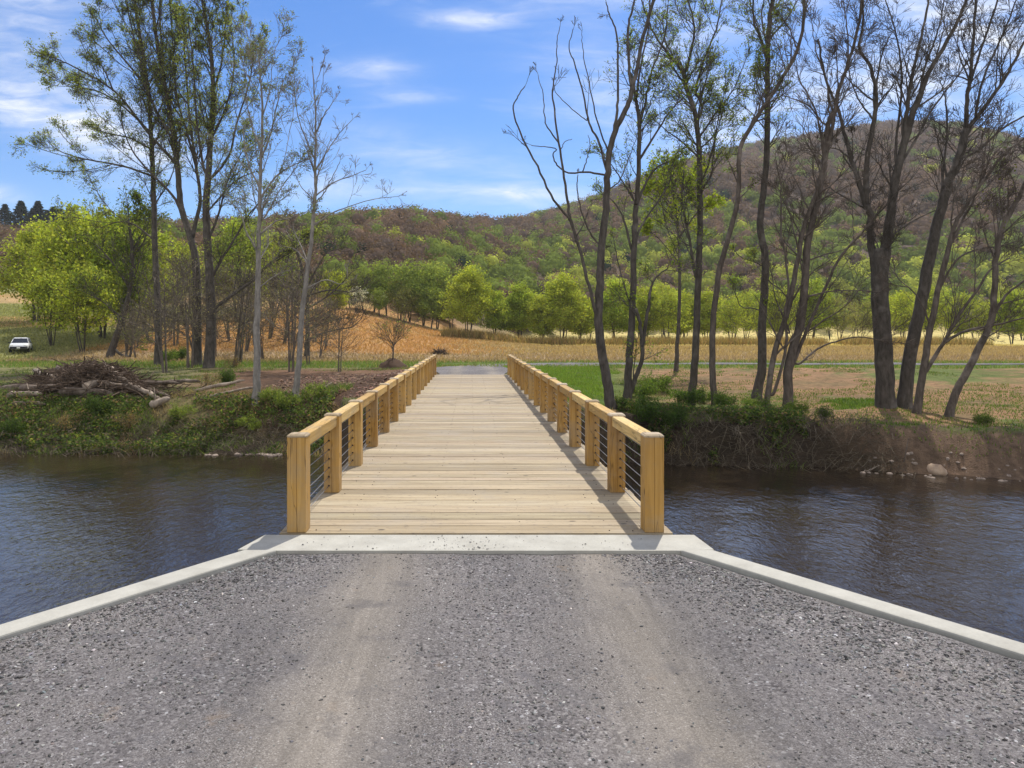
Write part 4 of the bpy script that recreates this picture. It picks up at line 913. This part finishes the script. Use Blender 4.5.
# conifers on the left skyline
def make_conifer(seed, H=14):
    global RG
    RG = np.random.default_rng(seed); g = Geo(); g.tube([(0,0,-.5),(0,0,H*.5),(0,0,H)], [.22,.15,.03], 6); tk = g.build('trunk', MBARK)
    n = 2600; z = H*(.12+.88*RG.random(n)**.8); rr = (1-z/H)*H*.24*(.55+.45*np.sin(z*3.1+seed)**2)*RG.uniform(.3,1.1,n)+.1; a = RG.uniform(0,6.28,n)
    P = np.stack([np.cos(a)*rr, np.sin(a)*rr, z-.25*rr], 1); V, Fq, C = quads(P, RG.uniform(.35,.8,n), vary((.022,.036,.02), n), None, .4)
    c = mesh_np('crown', V, [Fq], MLEAF, None, C); COL.objects.unlink(tk); COL.objects.unlink(c); return 'conifer_tree', [tk, c]
K['c1'] = make_conifer(1); K['c2'] = make_conifer(2)
for i, (px, top) in enumerate([(-8,210),(5,204),(21,201),(33,208),(38,201),(47,210),(53,207),(60,209),(69,206),(77,212),(88,214),(99,212)]):
    d = 300+(i*17) % 30; put('c1' if i % 2 else 'c2', px, 0, d, top, f'dark conifer on the left skyline, {words[i]} from left', 'conifer', 'dark conifers on the left skyline', 2.5+.9*((i*7) % 5)/5, 14.)
d = 190; put('c1', 398, 0, d, 240, 'dark conifer standing alone among the bare trees of the left hill', 'conifer', None, 1.0, 14.)

# ------------------------------------------------------------------ undergrowth and grass
def scatter(n, x0, x1, d0, d1, test):
    x = RG.uniform(x0, x1, n); d = RG.uniform(d0, d1, n); k = test(x, d); return x[k], d[k]
def gz(x, d):
    z = height(x, d); dd = d-toe(x); return z+np.where((dd > .4) & (d < 60) & (np.abs(x-.1) > 2.6), .07*fbm(x, d, 2.3, 4, 9.), 0)
def grass(name, x, d, hmin, hmax, wd, cols, label, probs=None, lean=.35):
    n = len(x); H = RG.uniform(hmin, hmax, n); ci = RG.choice(len(cols), n, p=probs); C = np.array(cols)[ci]*RG.uniform(.7, 1.3, (n, 1)); P = np.stack([x, d, gz(x, d)-.01], 1)
    V, Fq, Cc = blades(P, H, np.full(n, wd), C, lean); o = mesh_np(name, V, [Fq], MGRASS, None, Cc); return tag(o, label, 'grass', None, 'stuff')
def build_grass():
    global RG
    RG = np.random.default_rng(12)
    # green grass and weeds over both banks
    x, d = scatter(120000, -26, 26, 20, 42, lambda x, d: (d-toe(x) > 1.3) & (np.abs(x-.1) > 2.3) & (fbm(x, d, .9, 4, 3.)+.4*fbm(x,d,.3,3,1.) < np.where(x > 4, -.10+.4*sm(8,12,x)*(d < 33), .12)+.7*sm(3.,1.6,d-toe(x))*(x < 10)) & ~((x < -1.5) & (x+.25*(d-30) > -10) & (d > 25.5) & (d < 40)))
    grass('bank_grass', x, d, .03, .12, .035, [(.12,.20,.035),(.19,.24,.05),(.30,.25,.13),(.08,.13,.03)], 'fresh green grass and weeds growing along both far banks', [.4,.25,.15,.2])
    x, d = scatter(45000, 1.9, 12, 25, 44, lambda x, d: (x < 4.5+.22*(d-25)+1.2*fbm(x,d,.8,3)) )
    grass('lush_grass', x, d, .05, .16, .035, [(.16,.27,.04),(.22,.30,.06)], 'lush bright green grass beside the right bridge rail')
    x, d = scatter(50000, -60, 60, 42.5, 52, lambda x, d: np.abs(d-(47.3-.0016*x*x*(x>0)) ) > np.where(x > -2, 1.7, 0))
    grass('verge_grass', x, d, .06, .22, .06, [(.16,.25,.05),(.22,.26,.08),(.34,.28,.14)], 'green verge grass on both sides of the far track', [.5,.3,.2])
    x, d = scatter(150000, -75, 75, 50, 112, lambda x, d: (np.abs(x) < d*.8))
    n = len(x); left = x < 1+5*fbm(x, d, .15, 3, 4.)+RG.normal(0, 2.5, n); tan = d < 62+2*fbm(x, d, .2, 3)
    cols = np.where((left & ~tan)[:, None], [.48,.28,.12], np.where(tan[:, None], [.38,.28,.17], np.where(((x > 8) & (d > 94))[:, None], [.66,.55,.24], [.42,.31,.16])))
    cols = np.where((x < -34)[:, None], [.29,.29,.12], cols)
    cols = cols*RG.uniform(.65, 1.3, (n, 1)); H = RG.uniform(.08, .34, n); P = np.stack([x, d, gz(x, d)-.02], 1)
    V, Fq, Cc = blades(P, H, np.full(n, .10), cols, .5); o = mesh_np('meadow_grass', V, [Fq], MGRASS, None, Cc); tag(o, 'dry orange and straw coloured meadow grass beyond the track', 'grass', None, 'stuff')
    # dead and living long grass hanging over the banks
    x, d = scatter(120000, -24, 18, 18, 31, lambda x, d: (d-toe(x) > .35) & (d-toe(x) < np.where(x < 0, 5.2, 2.0)) & ((x < -4.6) | (x > 4.6)) & (fbm(x, d, 1.3, 4, 12.) > np.where(x > 10, .6, -.12)))
    k = fbm(x, d, .7, 3, 20.) > .05
    xg, dg = scatter(60000, 8.5, 26, 22, 40, lambda x, d: (d-toe(x) > 2.3) & (fbm(x, d, .55, 4, 31.) > .02+.055*(d-toe(x)-2.5)))
    grass('green_tufts', xg, dg, .04, .16, .04, [(.13,.22,.035),(.17,.25,.05),(.09,.15,.03)], 'bright green grass patches around the feet of the right bank trees')
    for nm, kk, cc, lb in (('dead_grass', k, [(.34,.27,.16),(.25,.19,.11),(.18,.13,.08)], 'dead straw coloured long grass hanging over the far banks'), ('long_grass', ~k, [(.12,.19,.04),(.19,.25,.06),(.08,.12,.03)], 'rough green long grass growing on the far bank slopes')):
        grass(nm, x[kk], d[kk], .08, .34, .028, cc, lb, None, .7)
    # tall pale stalks under the row of spring trees
    x, d = scatter(30000, -4, 70, 96, 104, lambda x, d: fbm(x, d, .4, 3, 2.) > -.2)
    grass('dry_stalks', x, d, .5, 1.5, .10, [(.42,.30,.13),(.33,.22,.10),(.22,.2,.07)], 'tall dry stalks under the row of spring green trees')
build_grass()
def build_brush():
    global RG
    RG = np.random.default_rng(14)
    # tangle of thin stems hanging over the bank faces
    g = Geo()
    for i in range(3600):
        s = RG.random(); x = RG.uniform(-18, -5.5) if s < .62 else RG.uniform(5.5, 12.5); t = float(toe(x)); d = t+RG.uniform(.15, 2.4); z = float(height(x, d)); L_ = RG.uniform(.35, 1.1)
        v = RG.normal(size=3)*np.array([.9, .5, .6])+np.array([0, -.45, .35]); v /= np.linalg.norm(v); a = np.array([x, d, z-.03]); b = a+v*L_*.5; c = b+(v+np.array([RG.normal(0,.5), -.15, -.75]))*L_*.45
        g.tube([a, b, c], [.008, .006, .004], 3)
    o = g.build('bank_brush', mat_bark('dry_stems', (.06,.048,.034), (.20,.165,.115))); tag(o, 'tangle of thin dry stems and roots hanging over the far river banks', 'brush', None, 'stuff')
    n = 60000; s = RG.random(n) < .5; x = np.where(s, RG.uniform(-18, -5, n), RG.uniform(5, 10.5, n)); f = RG.random(n)**1.3; d = toe(x)+.5+3.0*f
    k = fbm(x, d, 1.1, 4, 6.)+.25*f > .06; x, d = x[k], d[k]; n = len(x)
    P = np.stack([x, d, gz(x, d)+RG.random(n)**1.5*.38], 1); ci = RG.choice(4, n, p=[.45,.25,.15,.15]); C = np.array([(.07,.11,.03),(.12,.18,.045),(.21,.25,.06),(.24,.17,.10)])[ci]*RG.uniform(.7,1.3,(n,1))
    V, Fq, C = quads(P, RG.uniform(.05,.13,n), C, np.array([0,-.4,.9]), .7, .8); o = mesh_np('bank_undergrowth', V, [Fq], MLEAF, None, C); tag(o, 'dark green creeping undergrowth covering the upper bank faces', 'undergrowth', None, 'stuff')
build_brush()
def build_clods():
    global RG
    RG = np.random.default_rng(41); m = 5200; x = RG.uniform(-9, -1.9, m); d = RG.uniform(25.5, 38, m); k = x+.22*(d-30) > -8.5+RG.normal(0,.8,m); x, d = x[k], d[k]; m = len(x)
    base = np.array([(1,0,0),(-.5,.87,0),(-.5,-.87,0),(.5,.5,.8),(-.7,.1,.75),(.3,-.6,.7)], float); Fb = np.array([(3,4,5),(0,1,3),(1,4,3),(1,2,4),(2,5,4),(2,0,5),(0,3,5)])
    B = np.tile(base, (m,1,1))*(1+RG.normal(0, .3, (m,6,3))); s = (.02+.075*RG.random(m)**2.5)[:,None]
    V = np.stack([B[:,:,0]*s+x[:,None], B[:,:,1]*s+d[:,None], B[:,:,2]*s*.8+(gz(x, d)-.01)[:,None]], -1); C = vary((.17,.10,.065), m, .45, .1)
    o = mesh_np('soil_clods', V.reshape(-1,3), [(Fb[None]+np.arange(m)[:,None,None]*6).reshape(-1,3)], MCHIP, None, np.repeat(C, 6, 0)); tag(o, 'broken reddish clods of soil on the dirt slope left of the bridge', 'soil', None, 'stuff')
build_clods()
def make_shrub(seed, color, w=.8, h=.9, n=3200):
    global RG
    RG = np.random.default_rng(seed); b = TreeGeo(); pr = dict(PR, rmin=.005, n=[0,5,3], max=2, up=.02)
    for k in range(12):
        a = RG.uniform(0, 6.28); grow(b, np.array([0,0,-.05]), np.array([math.cos(a)*.8, math.sin(a)*.8, RG.uniform(.6,1.3)]), h*RG.uniform(.7,1.1), .012, 1, pr)
    st = b.build('stems', MBARKB); tp = np.array(b.tips); k = RG.integers(0, len(tp), n); P = tp[k]+RG.normal(0, .085, (n, 3))*np.array([w/.8,w/.8,1]); P[:,2] = np.abs(P[:,2])
    V, Fq, C = quads(P, RG.uniform(.04,.10,n), vary(color, n, .4, .12), None, .55); lf = mesh_np('foliage', V, [Fq], MLEAF, None, C)
    COL.objects.unlink(st); COL.objects.unlink(lf); return 'riverside_shrub', [st, lf]
K['s1'] = make_shrub(1, (.07,.115,.03)); K['s2'] = make_shrub(2, (.12,.18,.04)); K['s3'] = make_shrub(3, (.20,.26,.06)); K['s4'] = make_shrub(4, (.24,.18,.10), n=900)
sh = [(640,398,1.2,'s2','leafy green shrub at the foot of the forked tree beside the bridge'),(655,392,1.3,'s2','tallest green shrub right behind the near bridge rail'),
 (650,425,1.2,'s1','dark shrub at the waterline behind the front rail post'),(690,408,1.1,'s1','dark shrub in front of the straight dark trunk'),(705,404,.9,'s2','green shrub left of the slender curved stem'),(722,410,1.0,'s1','dark shrub at the foot of the slender curved stem'),
 (757,413,.9,'s2','green shrub at the wavy trunk base'),(800,416,.8,'s2','green shrub right of the many stemmed clump'),(822,420,.7,'s1','low shrub on the bank edge left of the thickest trunk'),
 (980,425,.6,'s2','low green shrub near the rightmost tree foot'),(678,430,1.0,'s1','dark shrub overhanging the water right of the front post'),
 (206,388,1.0,'s4','brown brush clump at the foot of the central left trunks'),(225,385,1.0,'s1','dark green bush right of the central left trunks'),(272,402,.8,'s3','fresh green shrub right of the pale grey trunk'),
 (286,410,.8,'s3','fresh green shrub below the bare grey tree'),(318,398,.8,'s3','fresh green shrub by the dirt slope left of the bridge'),(170,362,1.5,'s2','green bush behind the leftmost straight trunk'),(182,360,1.4,'s1','tall ivy like bush between the left trunks'),
 (100,415,.9,'s1','dark shrub on the bank edge under the driftwood'),
 (130,430,.9,'s4','dry brown brush on the left bank face'),(70,435,1.0,'s4','dry brown brush overhanging the water at far left'),(180,420,.8,'s3','yellow green shrub right of the driftwood foot'),
 (250,430,.7,'s3','bright green shrub low on the bank left of the bridge'),(10,440,1.0,'s1','dark shrub drooping to the water at the left frame edge'),(232,368,1.1,'s4','brown twiggy brush behind the central left trunks')]
rnd3 = random.Random(9)
for px, py, s, k, lb in sh:
    d = hit(px, py); x = (px-CX)*d/F; plant(K[k], (x, d, float(height(x, d))), lb, 'shrub', 'shrubs along the far river banks', s*.72, rnd3.uniform(0, 6.28))

# ------------------------------------------------------------------ driftwood heap
def log(px0, py0, px1, py1, r, d0, d1, lift0, lift1, label, mat=None, bend=.05, stubs=0):
    a = np.array([(px0-CX)*d0/F, d0, 0.]); b = np.array([(px1-CX)*d1/F, d1, 0.]); a[2] = float(height(a[0], a[1]))+lift0; b[2] = float(height(b[0], b[1]))+lift1
    g = Geo(); n = 9; u = np.linspace(0, 1, n); L_ = np.linalg.norm(b-a); P = a+(b-a)*u[:, None]; P[1:-1] += RG.normal(0, bend*L_*.25, (n-2, 3))*np.array([1,1,.6]); P += np.array([0,0,1])*(np.sin(u*np.pi)*bend*L_*RG.uniform(-.3,.8))[:, None]
    r *= 1.1; g.tube(P, r*(1.12-.5*u)*np.where(u > .99, .45, 1)*np.where(u < .01, .6, 1)*(1+RG.normal(0, .07, n)), 9)
    for k in range(stubs):
        i = RG.integers(1, n-1); v = RG.normal(size=3); v[2] = abs(v[2]); v /= np.linalg.norm(v); g.tube([P[i], P[i]+v*r*2.2, P[i]+v*r*4.2], [r*.3, r*.18, r*.07], 5)
    loc = tuple(P[0]); o = g.build('driftwood_log', mat or MLOG, None, False, True, loc); tag(o, label, 'log', 'logs of the driftwood heap on the left bank'); return o
def build_logs():
    global RG
    RG = np.random.default_rng(21)
    L_ = [(0,376,42,372,.13,29,29,.15,.25,'thick dark log lying level at the left frame edge of the heap',None,0),(8,391,42,390,.12,27.5,27.5,.10,.18,'pale weathered log low at the left end of the heap',MLOGP,1),(10,396,46,395,.10,27,27,.05,.08,'brown log lowest at the left end of the heap',None,0),
     (34,362,62,370,.10,31,29,.75,.55,'thin log slanting down at the upper left of the heap',MLOGP,1),(58,362,80,372,.12,31,28.5,.85,.5,'log leaning down to the right in the top of the heap',None,1),(50,374,104,371,.11,28.5,29,.5,.65,'long brown log lying across the heap top',None,1),
     (84,376,99,371,.17,27.4,27.8,.40,.62,'short stout bleached log end in the middle of the heap',MLOGP,0),(98,374,142,378,.11,28,28,.45,.3,'long weathered log pointing right from the heap middle',MLOGP,1),(105,356,128,372,.13,30,28,1.05,.55,'thick pale log slanting steeply down at the heap crest',MLOGP,1),
     (118,370,160,384,.10,28.5,27,.5,.2,'long log slanting to the lower right of the heap',MLOGP,1),(130,372,170,386,.07,29,27.2,.35,.15,'slim log slanting beside the long one at the heap right',None,0),(150,394,170,387,.14,26.6,26.9,.16,.22,'short cut pale log lying alone at the right foot of the heap',MLOGP,1),
     (118,378,180,380,.09,29,30,.3,.3,'low dark log running right from the heap',None,0),(160,376,200,373,.09,31,31,.2,.3,'thin log behind the right end of the heap',None,1),(60,380,115,384,.14,27.6,27.4,.25,.2,'thick dark log at the foot of the heap',None,2),
     (20,384,70,380,.12,28,28,.25,.35,'dark log in the left middle of the heap',None,1),(70,368,96,362,.14,30,30.5,.6,.9,'dark log rising to the heap crest',None,1),(92,364,120,360,.13,30.5,30.5,.8,.9,'dark log along the heap crest',None,1),(195,384,245,372,.07,29,29,.1,.5,'thin curved branch lying by the central left trunks',MLOGP,1),
     (200,392,262,378,.05,27,28,.1,.35,'slender broken branch lying left of the pale grey trunk',MLOGP,1)]
    for a in L_: log(*a[:10], a[10], .05, a[11])
    # brush and roots filling the heap
    g = Geo()
    for i in range(2600):
        px = RG.normal(88, 40); d = RG.uniform(27.4, 31); x = (px-CX)*d/F; env = math.exp(-((px-92)/52)**2)*1.0; z = float(height(x, d))+RG.uniform(0, 1.2)*env; a = RG.uniform(0, 6.28); ln = RG.uniform(.25, 1.1)
        v = np.array([math.cos(a), math.sin(a)*.6, RG.normal(.0,.2)]); p = np.array([x, d, z]); r = RG.uniform(.006, .035)
        g.tube([p, p+v*ln*.5+RG.normal(0,.06,3), p+v*ln+RG.normal(0,.1,3)], [r, r*.8, r*.45], 5 if r > .02 else 3)
    o = g.build('brush_heap', mat_bark('brown_brush', (.05,.036,.026), (.17,.12,.085))); tag(o, 'brown tangle of roots and brush filling the driftwood heap', 'brush', None, 'stuff')
    for i, (px, d, r) in enumerate([(40,29.5,.6),(112,29.6,.75),(70,29.3,.7)]):
        x = (px-CX)*d/F; z = float(height(x, d)); q = Geo()
        for k in range(170):
            v = RG.normal(size=3); v[1] *= .5; v /= np.linalg.norm(v); e = v*r*RG.uniform(.6,1.15); q.tube([v*.05, e*.55+RG.normal(0,.05,3), e+RG.normal(0,.08,3)], [.06,.035,.012], 4)
        o = q.build('root_ball', mat_bark('root_soil', (.04,.028,.02), (.12,.085,.06))); o.location = (x, d, z+r*.55); tag(o, ['earthy root ball at the left of the driftwood heap','large earthy root ball at the crest of the driftwood heap','dark root ball in the middle of the driftwood heap'][i], 'root ball')
    # dark brush clump in the meadow beyond the bridge
    q = Geo(); 
    for k in range(260):
        v = RG.normal(size=3); v[2] = abs(v[2])*.5; v /= np.linalg.norm(v); e = v*np.array([1.0,.6,.8])*RG.uniform(.5,1); q.tube([v*.03, e*.5+RG.normal(0,.05,3), e], [.03,.02,.01], 3)
    o = q.build('brush_pile', MBARKB); d = 62.; x = (440-CX)*d/F; o.location = (x, d, float(height(x, d))+.05); tag(o, 'small dark brush pile in the dry meadow beyond the left bridge rail', 'brush pile')
    # stick driven up on the right bank and bleached plank on the dirt slope
    for (px, py, L2, v, nm, lb, mt) in [(903,468,.9,(.12,-.1,1),'broken_stick','upright broken stick at the waterline of the right bank',MLOG),(862,474,.55,(1,-.2,.6),'broken_stick','short pale stick slanting from the water under the right bank',MLOGP)]:
        d = hit(px, py); p = np.array(P_(px, py, d)); v = np.array(v, float); v /= np.linalg.norm(v); g = Geo(); g.tube([p-v*.1, p+v*L2*.5+RG.normal(0,.02,3), p+v*L2], [.03,.025,.012], 6); o = g.build(nm, mt, None, False, True, tuple(p)); tag(o, lb, 'stick')
    d = hit(326,388); p = P_(326,388,d); g = Geo(); g.box((-.28,-.05,0),(.28,.05,.035)); o = g.build('scrap_board', MLOGP); o.location = (p[0],p[1],p[2]+.06); o.rotation_euler = (0,-.5,.5); tag(o, 'short pale scrap board lying on the dark dirt slope left of the bridge', 'board')
build_logs()

# ------------------------------------------------------------------ rocks on the right bank
def rock(loc, s, name, label, seed, flat=.6, mat=None):
    q = np.random.default_rng(seed); nu, nv = 10, 7; V = [(0,0,1)]; 
    ph = q.uniform(0, 6.28, 6)
    for j in range(1, nv):
        th = math.pi*j/nv
        for i in range(nu):
            a = 2*math.pi*i/nu; r = 1+.16*math.sin(2*a+ph[0])+.12*math.sin(3*a+ph[1]+th*2)+.1*math.cos(3*th+ph[2])+q.normal(0,.035); V.append((r*math.sin(th)*math.cos(a)*1.2, r*math.sin(th)*math.sin(a)*.85, r*math.cos(th)))
    V.append((0,0,-1)); n = len(V); F3 = [(0,1+i,1+(i+1)%nu) for i in range(nu)]+[(n-1, 1+(nv-2)*nu+(i+1)%nu, 1+(nv-2)*nu+i) for i in range(nu)]; F4 = [(1+j*nu+i,1+(j+1)*nu+i,1+(j+1)*nu+(i+1)%nu,1+j*nu+(i+1)%nu) for j in range(nv-2) for i in range(nu)]
    o = mesh_np(name, np.array(V)*np.array([s,s,s*flat]), [np.array(F3), np.array(F4)], mat or MROCK, None, None, True); o.location = loc; o.rotation_euler = (0,0,q.uniform(0,6.28)); return o
d = hit(936,474); p = P_(936,474,d); tag(rock((p[0],p[1],p[2]+.10), .26, 'boulder', 'largest tan boulder at the waterline of the right bank', 4, .7, mat_bark('tan_rock', (.32,.22,.15), (.50,.38,.27), 4)), '', 'rock')
bpy.context.scene.objects['boulder']['label'] = 'largest tan boulder at the waterline of the right bank'
rr_ = random.Random(3)
for i in range(70):
    px = rr_.uniform(862, 1024); py = rr_.uniform(452, 486)+ (px-862)*.01; d = hit(px, py)
    if d > 30: continue
    p = P_(px, py, d); o = rock((p[0], p[1], max(p[2], WZ-.02)+.01), rr_.uniform(.025, .08), 'river_stone', 0, i+50, rr_.uniform(.5,.8)); tag(o, 'small stone in the eroded dirt of the right river bank', 'stone', 'small stones along the right river bank')
for i in range(16):
    px = rr_.uniform(205, 283); py = 458+rr_.uniform(-2, 1); d = hit(px, py)
    p = P_(px, py, d); o = rock((p[0], p[1], WZ+.01), rr_.uniform(.06, .16), 'river_stone', 0, i+150, .35, MROCK); tag(o, 'flat pale stone at the left waterline beside the bridge', 'stone', 'flat pale stones at the left waterline')

# ------------------------------------------------------------------ parked vehicle, far left
def build_suv():
    d = hit(21, 352); x = (21-CX)*d/F; z = float(height(x, d)); print('car', d); r = empty('parked_car', (x, d, z), 'small white car parked in the grass at the left edge beyond the driftwood', 'car', None, R(26)); r.scale = (.78,.78,.78)
    MW = plain('white_paint', (.72,.73,.75), .3, .5); MD = plain('car_glass', (.012,.014,.018), .08, .6); MT = plain('tyre_rubber', (.02,.02,.02), .8); MB = plain('dark_trim', (.03,.03,.035), .6); ML = plain('lamp_lens', (.85,.85,.82), .15, .7)
    # body: cross-sections along the length, facing the camera (-y)
    sec = [(-2.2,.78,.45,.62),(-2.05,.88,.36,.86),(-1.3,.92,.34,.98),(-.9,.93,.34,1.0),(.2,.93,.34,1.02),(1.4,.93,.34,1.03),(2.0,.90,.38,1.0),(2.2,.84,.48,.85)]
    V = []; 
    for y, w_, z0, z1 in sec: V += [(-w_*.9,y,z0),(w_*.9,y,z0),(w_,y,z0+.12),(w_,y,(z0+z1)/2),(w_*.93,y,z1-.04),(w_*.8,y,z1),(-w_*.8,y,z1),(-w_*.93,y,z1-.04),(-w_,y,(z0+z1)/2),(-w_,y,z0+.12)]
    n = len(sec); F4 = [(a*10+i, a*10+(i+1)%10, (a+1)*10+(i+1)%10, (a+1)*10+i) for a in range(n-1) for i in range(10)]; F10 = [tuple(range(9,-1,-1)), tuple(range((n-1)*10, n*10))]
    mesh_np('body', np.array(V), [np.array(F4), np.array(F10)], MW, r, None, True)
    def frust(name, a, b, z0, z1, mat):
        (x0,y0,y1), (X0,Y0,Y1) = a, b; V = [(-x0,y0,z0),(x0,y0,z0),(x0,y1,z0),(-x0,y1,z0),(-X0,Y0,z1),(X0,Y0,z1),(X0,Y1,z1),(-X0,Y1,z1)]
        return mesh_np(name, np.array(V), [np.array([(0,3,2,1),(4,5,6,7),(0,1,5,4),(1,2,6,5),(2,3,7,6),(3,0,4,7)])], mat, r)
    frust('window', (.80,-1.05,1.75), (.62,-.35,1.45), .99, 1.50, MD); frust('roof', (.65,-.40,1.5), (.58,-.25,1.35), 1.495, 1.58, MW)
    for s in (-1, 1):
        g = Geo(); g.tube([(s*.80,-.98,1.0),(s*.645,-.37,1.5)], [.035,.035], 6); g.tube([(s*.80,1.68,1.0),(s*.645,1.42,1.5)], [.05,.05], 6); g.tube([(s*.80,.4,1.0),(s*.645,.4,1.5)], [.035,.035], 6); g.build('pillar', MW, r)
        g = Geo(); g.box((-.17,-.05,-.07),(.17,.05,.07),None,.015); o = g.build('headlight', ML, r); o.location = (s*.64,-2.12,.72)
        g = Geo(); g.box((-.09,-.05,-.06),(.09,.05,.06),None,.015); o = g.build('mirror', MB, r); o.location = (s*1.0,-.85,1.05)
        for yy in (-1.35, 1.35):
            g = Geo(); g.tube([(-.11,0,0),(.11,0,0)], [.36,.36], 20); o = g.build('wheel', MT, r); o.location = (s*.83, yy, .36)
            g = Geo(); g.tube([(-.115,0,0),(.115,0,0)], [.2,.2], 12); q = g.build('rim', MSTEEL); q.parent = o
    g = Geo(); g.box((-.8,-.06,-.12),(.8,.06,.12),None,.02); o = g.build('bumper', MB, r); o.location = (0,-2.2,.50)
    g = Geo(); g.box((-.16,-.01,-.07),(.16,.01,.07)); o = g.build('number_plate', ML, r); o.location = (0,-2.28,.50)
build_suv()

# ------------------------------------------------------------------ air
def build_haze():
    m = bpy.data.materials.new('haze'); m.use_nodes = True; t = m.node_tree; t.nodes.clear(); o = t.nodes.new('ShaderNodeOutputMaterial'); v = t.nodes.new('ShaderNodeVolumePrincipled')
    v.inputs['Density'].default_value = .00017; v.inputs['Color'].default_value = (.93,.95,1,1); v.inputs['Anisotropy'].default_value = .2; t.links.new(v.outputs[0], o.inputs['Volume'])
    g = Geo(); g.box((-1600,-80,-8),(1600,1700,330)); b = g.build('haze', m); b['kind'] = 'stuff'; b['label'] = 'thin blue air haze over the valley'
HAZE = True
if HAZE: build_haze()
